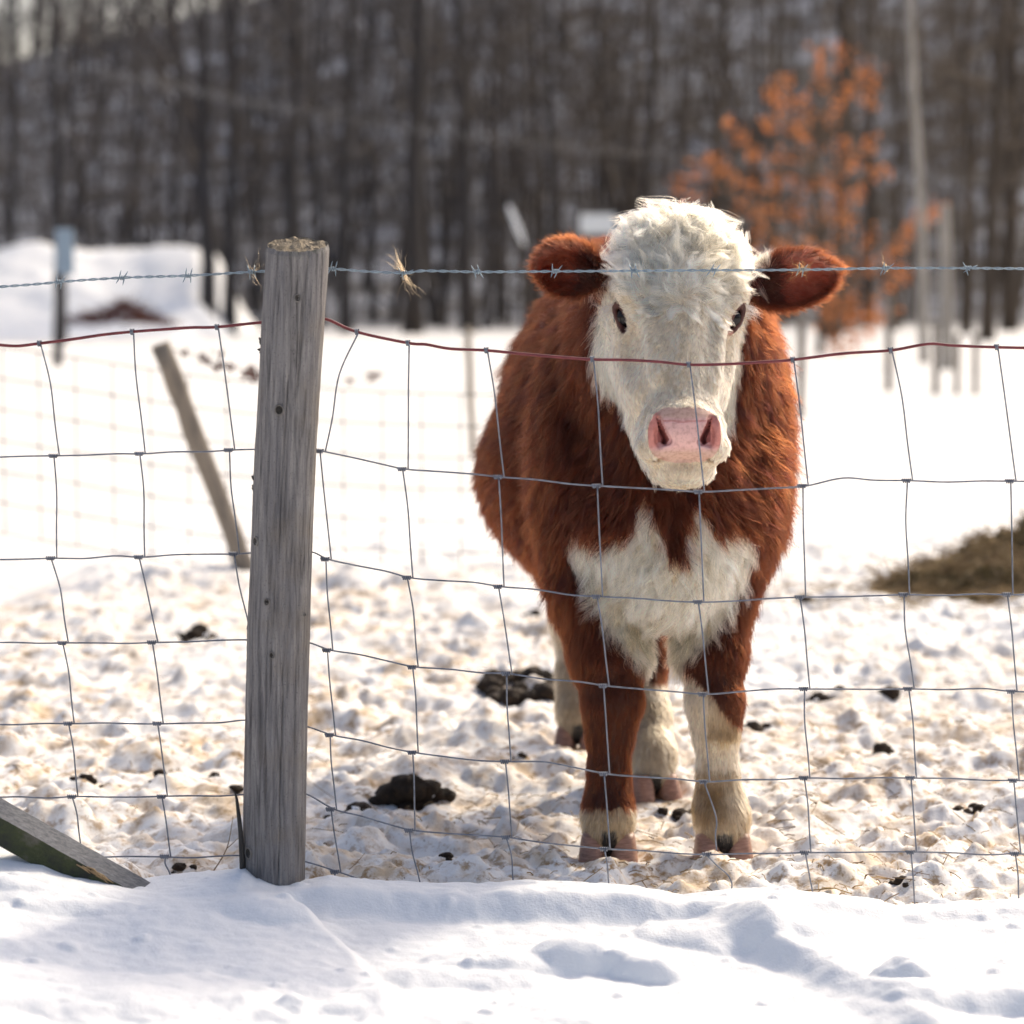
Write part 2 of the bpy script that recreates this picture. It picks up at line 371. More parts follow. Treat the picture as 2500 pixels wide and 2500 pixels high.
for k, (px, d, pr, s, lab) in enumerate(tree_list):
    x = Q(px, 600, d)[0]; e = empty('bare_tree', (x, d, fz(x, d))); e.rotation_euler[2] = k * 1.7; e.scale = (s, s, s)
    for nm, me in zip(('trunk', 'crown'), protos[pr]):
        c = bpy.data.objects.new(nm, me); COL.objects.link(c); c.parent = e
    tag(e, lab, 'tree', 'bare trees at the edge of the wood')

# the mass of the wood behind
wood = MB(); R = np.random.default_rng(77)
for k in range(1250):
    d = R.uniform(84, 222); x = R.uniform(-.24, .24) * d * 1.15; b = np.array((x, d, fz(x, d) - .3)); h = R.uniform(4, 15); r = .015 + .20 * R.random() ** 3
    l = R.normal(0, .075, 2); pts = [b, b + (l[0] * h, l[1] * h, h * .5), b + (l[0] * h * 2.2, l[1] * h * 2, h)]
    wood.tube(pts, [r, r * .7, r * .15], 4, False)
    for j in range(11):
        t_ = R.uniform(.03, .97); p0 = b + (l[0] * h * 2 * t_, l[1] * h * 2 * t_, h * t_); a = R.uniform(0, 6.28); L = R.uniform(.6, 3.2)
        p2 = p0 + np.array((math.cos(a), math.sin(a), R.uniform(.2, 1.2))) * L; p1 = (p0 + p2) / 2 + R.normal(0, .25, 3)
        wood.tube([p0, p1, p2], [r * .35, r * .25, .006], 3, False)
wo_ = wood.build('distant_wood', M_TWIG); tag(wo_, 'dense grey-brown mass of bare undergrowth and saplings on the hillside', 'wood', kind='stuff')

# orange-leaved tree
lt = NT('dry_orange_leaf'); co = lt.coords(); lc = lt.ramp(lt.noise(co, 6, 2), [(.3, (.46, .14, .035)), (.7, (.64, .255, .08))]); M_LEAF = lt.set(lc, .7)
tl = lt.n('ShaderNodeBsdfTranslucent'); lt.l(lc, tl.inputs[0]); ms = lt.n('ShaderNodeMixShader'); ms.inputs[0].default_value = .45; lt.l(lt.b.outputs[0], ms.inputs[1]); lt.l(tl.outputs[0], ms.inputs[2]); lt.l(ms.outputs[0], lt.out.inputs[0])
OD = 46; ox = Q(1545, 700, OD)[0]; ot = empty('orange_leaved_tree', (ox, OD, fz(ox, OD)))
R = np.random.default_rng(12); tr, cr_, lf = MB(), MB(), MB()
tp = [np.array((ox, OD, fz(ox, OD) - .2)) + np.array(q) for q in [(0, 0, 0), (.05, 0, 1.5), (-.08, .1, 3.2), (.0, .1, 5), (.12, 0, 7), (.1, 0, 9)]]
tr.tube(spline(tp, 4), np.linspace(.075, .02, 21), 8); tr.build('trunk', M_BARK2, ot)
def leaf(mb, c, s, R):
    a = R.normal(0, 1, 3); a /= np.linalg.norm(a); b = np.cross(a, R.normal(0, 1, 3)); b /= np.linalg.norm(b); n = np.cross(a, b)
    mb.add([c - a * s, c - b * s * .45 + n * s * .15, c + a * s, c + b * s * .45 + n * s * .15, c], None, [(0, 1, 4), (1, 2, 4), (2, 3, 4), (3, 0, 4)])
# branch ends read from the photo (1932 view): clusters of leaves
clusters = [(1585, 95), (1625, 120), (1560, 140), (1600, 170), (1480, 150), (1470, 200), (1510, 185), (1575, 215), (1640, 190), (1500, 240), (1450, 235), (1380, 235), (1395, 265), (1430, 285), (1475, 290), (1535, 285), (1590, 270), (1610, 300), (1640, 270),
    (1350, 320), (1385, 335), (1415, 345), (1460, 340), (1500, 335), (1540, 345), (1575, 340), (1395, 385), (1430, 395), (1470, 395), (1510, 400), (1555, 395), (1590, 385), (1620, 360), (1440, 440), (1480, 450), (1520, 440), (1420, 470), (1720, 440), (1690, 470), (1740, 410), (1770, 400),
    (1565, 600), (1600, 590), (1640, 580), (1580, 640), (1620, 650), (1560, 670), (1600, 690), (1645, 630), (1670, 540), (1700, 520), (1610, 555), (1570, 560), (1280, 345), (1310, 330), (1655, 600), (1590, 665), (1700, 505), (1480, 560), (1530, 530), (1440, 520), (1640, 505), (1545, 110), (1520, 230), (1340, 300), (1450, 180), (1600, 420), (1640, 440), (1560, 470), (1600, 500), (1680, 590), (1610, 620), (1555, 620), (1660, 320), (1650, 150)]
for (px, py) in clusters:
    dd = OD + R.uniform(-1.2, 1.2); c = Q(px, py, dd); z0 = max(c[2] - R.uniform(.5, 1.6), .5)
    ti = np.argmin([abs(p[2] - z0) for p in spline(tp, 4)]); b = spline(tp, 4)[ti]
    mid = (b + c) / 2 + np.array((0, 0, -.12)) + R.normal(0, .08, 3); cr_.tube(spline([b, mid, c], 4), np.linspace(.028, .006, 9), 4, False)
    for j in range(22):
        along = 1.05 - .45 * R.random() ** 2; o = (mid + (c - mid) * along) + R.normal(0, 1, 3) * (.10, .12, .085); leaf(lf, o, R.uniform(.045, .085), R)
cr_.build('crown', M_BARK2, ot); l_ = lf.build('foliage', M_LEAF, ot, False); l_['kind'] = 'stuff'
tag(ot, 'small tree still holding dry orange leaves right of the calf', 'tree')

# pale birch and the cut pole on the right
d = 40; bt = empty('birch_tree', ground(1735, 712)); bt.location = (Q(1742, 700, d)[0], d, -.05)
mb = MB(); mb.tube(spline([Q(1745, 725, d), Q(1740, 560, d), Q(1738, 420, d), Q(1730, 260, d), Q(1722, 130, d), Q(1716, -60, d), Q(1712, -200, d)], 4), np.linspace(.085, .045, 25), 10); mb.build('trunk', M_PALE, bt)
mb = MB(); R = np.random.default_rng(3)
for py in (60, 130, 200, -20, -90): limbs(mb, Q(1722, py, d), (R.choice((-1, 1)) * .8, R.normal(0, .4), 1), 1.7, .02, 2, R, 4)
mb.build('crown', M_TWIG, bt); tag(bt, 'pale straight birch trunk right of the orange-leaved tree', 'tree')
d = 37; cp = empty('cut_pole', (Q(1784, 640, d)[0], d, 0)); mb = MB()
mb.tube(spline([Q(1787, 745, d), Q(1786, 620, d), Q(1785, 500, d), Q(1782, 388, d)], 5), np.linspace(.095, .08, 16), 12); mb.build('shaft', M_PALE, cp)
mb = MB(); mb.tube([Q(1782, 388.5, d), Q(1782, 385.5, d)], [.082, .07], 12); mb.build('cut_top', bark('cut_wood', (.4, .33, .24), (.55, .47, .36)), cp)
tag(cp, 'tall pale wooden pole cut off flat right of the birch', 'pole')

# fence posts far behind
M_OLDW = bark('weathered_wood', (.13, .115, .10), (.30, .26, .215), 8); M_OLDW2 = bark('bleached_wood', (.28, .235, .18), (.46, .39, .30), 8)
def far_post(bx_, by_, topy, w, lab, lean=0, m=M_OLDW, d=None):
    g = ground(bx_, by_) if d is None else np.array((Q(bx_, by_, d)[0], d, 0)); e = empty('fence_post', g); d = g[1]
    top = Q(bx_ + lean, topy, d); base = Q(bx_, by_, d) - (0, 0, .2); r = w / 2 * 1.294 / F_PX * d
    mb = MB(); n = 9; pts = base + (top - base) * np.linspace(0, 1, n)[:, None] + rng.normal(0, r * .06, (n, 3)); mb.tube(pts, r * (1 + rng.normal(0, .04, n)), 10); mb.build('shaft', m, e)
    mb = MB(); mb.tube([top, top + (0, 0, .012)], [r * .98, r * .85], 10); mb.build('cut_top', M_OLDW2, e)
    return tag(e, lab, 'post', 'posts of the fence behind the calf')
far_post(1512, 776, 575, 15, 'grey fence post just right of the calf under its right-hand ear')
far_post(1677, 730, 556, 15, 'grey fence post below the pale birch, left of three short posts')
far_post(1766, 736, 606, 14, 'left one of three short fence posts at the right edge')
far_post(1806, 736, 632, 12, 'middle one of three short fence posts at the right edge')
far_post(1841, 737, 632, 12, 'right one of three short fence posts at the right edge')
far_post(892, 800, 618, 14, 'thin weathered fence post close left of the calf\'s shoulder', lean=-9, m=M_OLDW2, d=16)
# leaning post with its wire
lp = empty('leaning_fence_post', ground(470, 1078)); dL = lp.location[1]
top = Q(303, 652, dL - .1); base = Q(472, 1095, dL); mb = MB(); n = 14
pts = base + (top - base) * np.linspace(-.15, 1, n)[:, None] + rng.normal(0, .002, (n, 3)); mb.tube(pts, .038 * (1 + rng.normal(0, .05, n)), 14); mb.build('shaft', bark('grey_tan_wood', (.15, .13, .11), (.33, .28, .22), 8), lp)
ax = (top - base) / np.linalg.norm(top - base); mb = MB(); mb.tube([top, top + ax * .006], [.038, .033], 14); mb.build('cut_top', M_OLDW2, lp)
tag(lp, 'weathered wooden post leaning left behind the near fence post', 'post')
M_WIREF = NT('dull_wire').set((.10, .10, .105), .6)
rw = empty('sagging_wire', Q(600, 712, 10)); mb = MB()
sp_ = spline([Q(303, 656, dL - .1), Q(345, 664, dL), Q(420, 686, 9.8), Q(490, 708, 10.2), Q(580, 720, 10.8), Q(660, 716, 11.5), Q(740, 702, 12.6), Q(830, 682, 14.2), Q(890, 640, 16)], 6)
mb.tube(sp_, .0028, 5, False); mb.build('wire', M_WIREF, rw)
M_DRY = bark('dry_leaf_clump', (.05, .015, .012), (.16, .05, .03), 30)
for px, py, s in [(349, 666, .010), (383, 673, .016), (403, 679, .022), (428, 688, .013), (467, 704, .022), (485, 710, .014), (665, 717, .013), (700, 712, .018), (716, 709, .014)]:
    c = sp_[np.argmin([abs((p[0] / p[1]) - Q(px, py, 10)[0] / 10) for p in sp_])]
    mb = MB(); R = np.random.default_rng(int(px))
    for j in range(16): leaf(mb, c + R.normal(0, 1, 3) * s * .8 - (0, 0, s * .3), s * 1.3 * R.uniform(.5, 1), R)
    mb.build('dry_leaf_clump', M_DRY, rw, False)
tag(rw, 'thin sagging wire strung with dry red-brown leaf clumps from the leaning post', 'wire')
# faint woven netting behind
nt = empty('netting_fence', (-.9, 9.4, 0)); 
def netp(u, v): # u metres along x, v row
    return np.array((u, 9.55 + .10 * (u + .6) ** 2 * 1.2, .78 - .12 * v - .10 * (u + 1.6) * .8 + .03 * math.sin(2 * u)))
for v in range(7):
    mb = MB(); mb.tube([netp(u, v) for u in np.linspace(-2.4, .1, 24)], .0028, 4, False); mb.build('line_wire', M_WIREF, nt)
for u in np.linspace(-2.4, .1, 18):
    mb = MB(); mb.tube([netp(u, v) for v in np.linspace(0, 6, 6)], .0023, 4, False); mb.build('stay_wire', M_WIREF, nt)
tag(nt, 'faint thin woven wire netting behind the near fence, left side', 'netting')

# snow mound, brush heap, blue plate, white board, snag, overhead cable
d0 = 60; U, V = np.meshgrid(np.linspace(0, 1, 120), np.linspace(0, 1, 50), indexing='ij')
xa, xb = Q(-420, 600, d0)[0], Q(392, 600, d0)[0]; mx, my = xa + (xb - xa) * U, d0 + 14 * V; pm = np.stack([mx, my, mx * 0], -1)
top_z = Q(255, 470, d0 + 11)[2] + .1; side = smooth01(1 - U + .05 * fbm(pm * .8, 3, 17), .0, .13)
mz = -.1 + top_z * smooth01(V, 0, .8) * (1 - smooth01(V, .86, 1.0)) * side * (.93 + .20 * fbm(pm * .45, 3, 14)) + .10 * fbm(pm * 1.6, 3, 15) * side
mo = MB().grid(np.stack([mx, my, mz], -1)).build('snow_mound', M_SNOW); tag(mo, kind='structure')
M_RED = bark('red_brush', (.05, .018, .014), (.17, .05, .034), 6); d1 = 59.5
bh = MB(); R = np.random.default_rng(9); b0 = Q(135, 600, d1); b1 = Q(315, 600, d1); gz0 = Q(200, 606, d1)[2]
for k in range(420):
    t_ = R.random(); c = b0 + (b1 - b0) * t_; hh = (.42 + .34 * math.exp(-((t_ - .58) / .13) ** 2)) * (1 - abs(2 * t_ - .9) ** 3 * .8)
    c = np.array((c[0], d1 + R.normal(0, .25), gz0)); a = R.normal(0, .8); L = R.uniform(.2, .55)
    p0 = c + (0, 0, R.random() * hh * .7 - .1); bh.tube([p0, p0 + np.array((math.sin(a) * L * .5, R.normal(0, .1), hh * .35 * R.random() + .03)), p0 + np.array((math.sin(a) * L, R.normal(0, .2), hh * .5 * R.random()))], [.018, .014, .006], 4, False)
bho = bh.build('brush_heap', M_RED); tag(bho, 'heap of reddish-brown brushwood lying before the snow mound', 'brush heap')
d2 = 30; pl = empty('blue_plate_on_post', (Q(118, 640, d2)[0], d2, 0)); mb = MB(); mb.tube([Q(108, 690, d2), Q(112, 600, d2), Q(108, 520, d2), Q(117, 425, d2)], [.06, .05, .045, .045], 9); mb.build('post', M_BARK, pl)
mb = MB(); mb.box((Q(124, 470, d2)[0], d2 - .075, Q(124, 475, d2)[2]), (.105, .012, .27)); mb.build('plate', NT('pale_blue_paint').set((.26, .34, .42), .6), pl, False)
tag(pl, 'pale blue plate on a dark post at the far left', 'sign')
d3 = 72; wb = empty('white_board', (Q(1128, 430, d3)[0], d3, 0)); mb = MB(); mb.box(Q(1128, 422, d3), (.50, .03, .28)); mb.build('board', NT('white_paint').set((.78, .80, .80), .6), wb, False)
for s in (-1, 1):
    q = Q(1128 + 26 * s, 422, d3); mb = MB(); mb.tube([(q[0], d3 + .07, -.2), (q[0], d3 + .07, q[2])], .04, 8); mb.build('leg', M_OLDW, wb)
tag(wb, 'white board on two legs in front of the wood beside the calf\'s head', 'board')
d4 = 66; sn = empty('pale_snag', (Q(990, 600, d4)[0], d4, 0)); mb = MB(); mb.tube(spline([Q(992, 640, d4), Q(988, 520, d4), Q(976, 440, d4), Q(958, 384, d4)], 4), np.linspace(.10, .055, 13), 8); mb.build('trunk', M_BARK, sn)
mb = MB(); mb.tube(spline([Q(989, 462, d4 - .07), Q(975, 425, d4 - .07), Q(959, 386, d4 - .07)], 4), [.03, .05, .07, .075, .075, .07, .07, .06, .03], 8); mb.build('snow_cap', M_SNOW, sn)
tag(sn, 'leaning broken trunk with a strip of snow left of the white board', 'dead tree')
oc = empty('overhead_cable', Q(900, 260, 45)); M_CABLE = NT('cable_alloy').set((.20, .21, .23), .7)
for dy in (-4, 6):
    mb = MB(); mb.tube(spline([Q(-150, 90 + dy, 34), Q(250, 146 + dy, 37), Q(500, 198 + dy, 40), Q(800, 246 + dy, 43), Q(1100, 278 + dy, 47), Q(1330, 300 + dy, 52), Q(1700, 330 + dy, 60), Q(2150, 352 + dy, 72)], 8), .0036, 6, False); mb.build('conductor', M_CABLE, oc)
tag(oc, 'pale overhead cable of two strands crossing in front of the wood', 'cable')

# ================================================================== THE CALF
# ---- signed-distance body on a rectilinear grid (finer round the head), meshed as one surface
def axis_lines(segs):
    out = [segs[0][0]]
    for a, b, h in segs:
        n = max(1, int(round((b - a) / h))); out += list(np.linspace(a, b, n + 1)[1:])
    return np.array(out)
AX = axis_lines([(-.16, .0, .008), (.0, .222, .0034), (.222, .348, .0022), (.348, .60, .0034), (.60, .68, .008)])
AY = axis_lines([(4.10, 4.16, .006), (4.16, 4.26, .0024), (4.26, 4.62, .0036), (4.62, 5.98, .010)])
AZ = axis_lines([(.0, .12, .006), (.12, .66, .008), (.66, .745, .0034), (.745, .855, .0022), (.855, 1.20, .0034), (1.20, 1.26, .008)])
D = np.full((len(AX), len(AY), len(AZ)), 1.0, np.float32)
def block(lo, hi, m):
    s = []
    for ax, a, b in zip((AX, AY, AZ), lo, hi):
        i, j = np.searchsorted(ax, (a - m, b + m)); s.append(slice(max(i - 1, 0), min(j + 1, len(ax))))
    x, y, z = np.meshgrid(AX[s[0]], AY[s[1]], AZ[s[2]], indexing='ij', sparse=True)
    return tuple(s), x.astype(np.float32), y.astype(np.float32), z.astype(np.float32)
def smin(a, b, k):
    h = np.clip(.5 + .5 * (b - a) / k, 0, 1); return b + (a - b) * h - k * h * (1 - h)
def smax(a, b, k): return -smin(-a, -b, k)
def put(s, d, k, cut):
    if cut: D[s] = smax(D[s], -d, k)
    else: D[s] = smin(D[s], d, k)
def ell(c, r, k=.05, R=None, cut=False):
    """ellipsoid; R = 3 row vectors of its own axes"""
    c = np.asarray(c, float); r = np.asarray(r, float); R = np.eye(3) if R is None else np.asarray(R, float)
    ext = np.sqrt(((R * r[:, None]) ** 2).sum(0)); s, x, y, z = block(c - ext, c + ext, .03 + k)
    x, y, z = x - c[0], y - c[1], z - c[2]; q = [R[i, 0] * x + R[i, 1] * y + R[i, 2] * z for i in range(3)]
    k0 = np.sqrt(sum((q[i] / r[i]) ** 2 for i in range(3))); k1 = np.sqrt(sum((q[i] / r[i] ** 2) ** 2 for i in range(3)))
    put(s, (k0 * (k0 - 1) / np.maximum(k1, 1e-6)).astype(np.float32), k, cut)
def cone(a, b, ra, rb, k=.03, cut=False, sx=1.0):
    a, b = np.asarray(a, float), np.asarray(b, float); m = max(ra, rb)
    s, x, y, z = block(np.minimum(a, b) - m, np.maximum(a, b) + m, .03 + k); d = b - a; L = d @ d
    t = np.clip(((x - a[0]) * d[0] + (y - a[1]) * d[1] + (z - a[2]) * d[2]) / L, 0, 1)
    dd = np.sqrt(((x - a[0] - t * d[0]) / sx) ** 2 + (y - a[1] - t * d[1]) ** 2 + (z - a[2] - t * d[2]) ** 2) - (ra + (rb - ra) * t)
    put(s, dd.astype(np.float32), k, cut)
def chain(pts, k=.03, sx=1.0):
    for (p, r), (q, s) in zip(pts[:-1], pts[1:]): cone(p, q, r, s, k, sx=sx)

bd = np.array((.19 - .29, .80, 0)); bd = bd / np.linalg.norm(bd); bs = np.array((bd[1], -bd[0], 0)); BR = np.array([bs, bd, (0, 0, 1)])
# trunk
ell((.245, 5.16, .760), (.235, .50, .320), .05, BR)
ell((.245, 5.16, .655), (.300, .37, .215), .10, BR)
ell((.282, 4.80, .78), (.205, .30, .285), .08, BR)
ell((.195, 5.62, .80), (.205, .24, .245), .08, BR)
chain([((.292, 4.66, .97), .085), ((.27, 4.95, 1.035), .075), ((.235, 5.25, 1.03), .085), ((.20, 5.62, 1.025), .08)], .10)
# shoulders, chest, neck
ell((.120, 4.75, .70), (.080, .15, .20), .06); ell((.435, 4.75, .70), (.075, .15, .20), .06)
ell((.185, 4.63, .64), (.085, .09, .13), .05); ell((.39, 4.63, .64), (.085, .09, .13), .05)
ell((.287, 4.58, .63), (.135, .115, .155), .05); ell((.285, 4.56, .53), (.085, .085, .095), .05)
chain([((.288, 4.80, .88), .205), ((.290, 4.62, .95), .155), ((.292, 4.52, 1.0), .115)], .07)
ell((.287, 4.58, .78), (.10, .10, .14), .07)
# legs: front pair
FL = [((.150, 4.70, .62), .098), ((.163, 4.665, .48), .085), ((.176, 4.63, .37), .067), ((.184, 4.605, .285), .049), ((.180, 4.60, .235), .040), ((.178, 4.60, .16), .034), ((.177, 4.60, .105), .038), ((.176, 4.59, .075), .043), ((.176, 4.585, .045), .040)]
FR = [((.405, 4.70, .62), .092), ((.368, 4.665, .47), .074), ((.368, 4.63, .37), .058), ((.371, 4.605, .285), .046), ((.374, 4.60, .235), .039), ((.377, 4.60, .16), .033), ((.381, 4.60, .105), .040), ((.385, 4.59, .075), .045), ((.386, 4.585, .045), .041)]
chain(FL, .025); chain(FR, .025)
ell((.183, 4.590, .292), (.050, .042, .045), .02); ell((.371, 4.590, .292), (.047, .042, .045), .02)
# hind pair: thigh, stifle, hock pointing back, shank
HL = [((.130, 5.62, .78), .135), ((.105, 5.55, .62), .11), ((.095, 5.66, .48), .070), ((.115, 5.80, .40), .052), ((.128, 5.79, .28), .036), ((.140, 5.76, .15), .035), ((.148, 5.735, .085), .042), ((.150, 5.725, .045), .038)]
HR = [((.26, 5.60, .78), .135), ((.30, 5.44, .60), .11), ((.318, 5.42, .48), .072), ((.305, 5.42, .39), .052), ((.288, 5.33, .27), .040), ((.287, 5.25, .15), .038), ((.289, 5.185, .085), .043), ((.291, 5.160, .045), .040)]
chain(HL, .035); chain(HR, .035)
chain([((.19, 5.83, .98), .04), ((.175, 5.89, .86), .028), ((.17, 5.89, .60), .022), ((.17, 5.885, .45), .035), ((.17, 5.88, .34), .012)], .02)
# ---- head: local frame a (right), u (down the face), n (out of the forehead)
HO = np.array((.2925, 4.535, 1.135)); HU = np.array((-.012, -.655, -.755)); HU /= np.linalg.norm(HU); HA = np.array((1., 0, 0)); HA -= HU * (HA @ HU); HA /= np.linalg.norm(HA); HN = np.cross(HU, HA)
if HN[1] > 0: HN = -HN
ps = math.radians(7); HA, HN = HA * math.cos(ps) - HN * math.sin(ps), HN * math.cos(ps) + HA * math.sin(ps)
HR3 = np.array([HA, HU, HN])
def h(a, u, n): return HO + a * HA + u * HU + n * HN
def hell(a, u, n, r, k=.03, cut=False, R=None): ell(h(a, u, n), r, k, HR3 if R is None else R, cut)
hell(0, .105, -.025, (.112, .130, .100), .04); hell(0, .085, .025, (.090, .095, .050), .03); hell(0, .0, -.02, (.080, .060, .060), .04)
cone(h(0, .15, -.008), h(0, .40, -.008), .085, .056, .03)
cone(h(0, .12, -.095), h(0, .385, -.098), .072, .060, .03); hell(0, .30, -.105, (.078, .10, .058), .03)
for s in (-1, 1):
    hell(s * .066, .19, -.070, (.042, .115, .072), .03); hell(s * .084, .155, .028, (.034, .048, .028), .02)
    hell(s * .058, .29, -.040, (.032, .08, .045), .03)
for s in (-1, 1):
    cone(h(s * .066, .235, .038), h(s * .046, .35, .030), .014, .014, .02)
    hell(s * .088, .275, .002, (.016, .05, .03), .03, True)
NC = np.array((.2850, 4.186, .803))
def np_(x, y, z): return NC + np.array((x, y, z))
hell(0, .425, -.018, (.074, .056, .060), .025)
ell(np_(0, .034, .004), (.061, .040, .047), .015)
for s in (-1, 1): ell(np_(s * .043, .052, -.026), (.036, .046, .030), .016)
ell(np_(0, .075, -.066), (.056, .050, .030), .016)
# mouth crease, nostrils, eye sockets
mpts = spline([np_(-.078, .085, -.030), np_(-.062, .045, -.040), np_(-.030, .016, -.047), np_(0, .010, -.048), np_(.030, .016, -.047), np_(.062, .045, -.040), np_(.078, .085, -.030)], 4)
for p, q in zip(mpts[:-1], mpts[1:]): cone(p, q, .0052, .0052, .004, True)
for s in (-1, 1):
    ell(np_(s * .0420, .004, -.006), (.0125, .0125, .0190), .004, None, True)
    cone(np_(s * .0440, .012, .027), np_(s * .0375, .008, .006), .0036, .0070, .003, True)
    cone(np_(s * .0375, .008, .006), np_(s * .0285, .006, -.012), .0070, .0088, .003, True)
    for kx, kz in spline([(.0425, .022), (.0385, .010), (.0330, -.001), (.0285, -.010), (.0300, -.017)], 2):
        cone(np_(s * kx, .003, kz), np_(s * (kx + .007), .030, kz), .0042, .0030, .002, True)
    ell(np_(s * .0545, .018, .002), (.0075, .018, .027), .010)          # nostril wing
EYE, EAX = {}, {}
def surf_y(x, z):
    i, k = np.searchsorted(AX, x), np.searchsorted(AZ, z); col = D[i, :, k]; j = int(np.argmax(col < 0)); return AY[j]
for s, (ex, ez) in ((-1, (1517, 777)), (1, (1799, 779))):
    q = P(ex, ez, 4.36); y0 = surf_y(q[0], q[2]); q = P(ex, ez, y0); e1 = np.array((-s * .43, -.12, -.90)); e1 /= np.linalg.norm(e1); e3 = np.array((s * .45, -.88, .05)); e3 -= e1 * (e3 @ e1); e3 /= np.linalg.norm(e3); e2 = np.cross(e1, e3)
    Re = np.array([e1, e2, e3]); EAX[s] = (q, e1, e2, e3)
    ell(q + e3 * .002, (.028, .0088, .021), .004, Re, True)
    EYE[s] = q - e3 * .0195
    for k in range(20):                                              # rim of the lids
        a0, a1 = 2 * np.pi * k / 20, 2 * np.pi * (k + 1) / 20; pt = lambda a: q + e1 * .0275 * math.cos(a) + e2 * .0092 * math.sin(a) - e3 * (.002 + .004 * math.cos(a) ** 2)
        cone(pt(a0), pt(a1), .0036, .0036, .005)
# ears: cupped leaves
def ear(c, ax_, up_, L, W, T, cut_off):
    ax_ = np.array(ax_, float); ax_ /= np.linalg.norm(ax_); up_ = np.array(up_, float); up_ -= ax_ * (up_ @ ax_); up_ /= np.linalg.norm(up_); f = np.cross(ax_, up_)
    if f[1] > 0: f = -f
    c = np.array(c, float); R = np.array([ax_, up_, f]); ell(c, (L, W, T), .012, R)
    ell(c + f * cut_off[2] + up_ * cut_off[1] + ax_ * cut_off[0], (L * .90, W * .80, T * 1.15), .008, R, True)
    return c, ax_, up_, f
EC = {-1: P(1388, 655, 4.50), 1: P(1932, 682, 4.50)}
cone(h(-.085, .085, -.06), EC[-1] + (.040, .01, -.005), .034, .026, .02); cone(h(.085, .085, -.06), EC[1] + (-.055, .01, .005), .034, .026, .02)
for s, tp_ in ((1, (2040, 655)),):
    q = P(*tp_, 4.505); cone(EC[s] + (s * .03, .012, .005), q, .024, .006, .015)
EAR = {-1: ear(EC[-1], (-1, .25, .16), (.14, -.12, 1), .060, .050, .032, (-.004, -.010, .024)), 1: ear(EC[1], (1, .10, .12), (-.10, -.14, 1), .084, .051, .034, (.006, -.010, .024))}

def surface(Dg, gx_, gy_, gz_):
    ins = Dg < 0; n = ins.shape
    c8 = [ins[i:n[0] - 1 + i, j:n[1] - 1 + j, k:n[2] - 1 + k] for i in (0, 1) for j in (0, 1) for k in (0, 1)]
    anyv = c8[0].copy(); allv = c8[0].copy()
    for c in c8[1:]: anyv |= c; allv &= c
    idx = np.argwhere(anyv & ~allv); vid = np.full(anyv.shape, -1, np.int32); vid[tuple(idx.T)] = np.arange(len(idx))
    I, J, K = idx.T; val = {}
    for i in (0, 1):
        for j in (0, 1):
            for k in (0, 1): val[i, j, k] = Dg[I + i, J + j, K + k]
    acc = np.zeros((len(idx), 3)); cnt = np.zeros(len(idx)); pos = lambda i, j, k: np.stack([gx_[I + i], gy_[J + j], gz_[K + k]], -1)
    cs = list(val)
    for a in cs:
        for b in cs:
            if sum(b) - sum(a) == 1 and all(y >= x for x, y in zip(a, b)):
                va, vb = val[a], val[b]; m = (va < 0) != (vb < 0); t_ = np.where(m, va / np.where(m, va - vb, 1), 0)
                acc += m[:, None] * (pos(*a) + (pos(*b) - pos(*a)) * t_[:, None]); cnt += m
    v = acc / cnt[:, None]; quads = []
    for ax_ in range(3):
        sl0 = [slice(1, -1)] * 3; sl1 = [slice(1, -1)] * 3; sl0[ax_] = slice(0, -1); sl1[ax_] = slice(1, None)
        A, B = ins[tuple(sl0)], ins[tuple(sl1)]; e = np.argwhere(A != B); off = np.array([1, 1, 1]); off[ax_] = 0; e = e + off
        o1, o2 = [x for x in range(3) if x != ax_]
        def cell(d1, d2):
            q = e.copy(); q[:, o1] += d1; q[:, o2] += d2; return vid[tuple(q.T)]
        qd = np.stack([cell(-1, -1), cell(0, -1), cell(0, 0), cell(-1, 0)], -1)
        flip = A[tuple((e - off).T)] if True else None
        if ax_ == 1: flip = ~flip
        qd[~flip] = qd[~flip][:, ::-1]; quads.append(qd)
    return v, np.concatenate(quads)
BV, BQ = surface(D, AX, AY, AZ); del D
# light smoothing
for it in range(3):
    s_ = np.zeros_like(BV); c_ = np.zeros(len(BV))
    for a in range(4):
        b = (a + 1) % 4
        np.add.at(s_, BQ[:, a], BV[BQ[:, b]]); np.add.at(c_, BQ[:, a], 1); np.add.at(s_, BQ[:, b], BV[BQ[:, a]]); np.add.at(c_, BQ[:, b], 1)
    nearN = np.exp(-(np.linalg.norm(BV - NC, axis=1) / .07) ** 4)[:, None]
    BV = BV + .45 * (1 - (.75 if it else .3) * nearN) * (s_ / c_[:, None] - BV)

# ---- coat colour
def inpoly(x, y, poly):
    r = np.zeros(x.shape, bool); n = len(poly)
    for i in range(n):
        (x1, y1), (x2, y2) = poly[i], poly[(i + 1) % n]
        c = ((y1 > y) != (y2 > y)) & (x < (x2 - x1) * (y - y1) / (y2 - y1 + 1e-12) + x1); r ^= c
    return r
def hloc(p):
    q = p - HO; return q @ HA, q @ HU, q @ HN
CHEST = [P(a, b, 4.52)[[0, 2]] for a, b in [(1385, 1290), (1450, 1312), (1530, 1300), (1556, 1240), (1572, 1190), (1590, 1230), (1608, 1300), (1640, 1362), (1660, 1340), (1672, 1270), (1690, 1210), (1712, 1250), (1735, 1290), (1800, 1285), (1840, 1310), (1838, 1400), (1800, 1490), (1725, 1570), (1685, 1625), (1622, 1670), (1565, 1625), (1525, 1570), (1470, 1500), (1430, 1420), (1395, 1350)]]
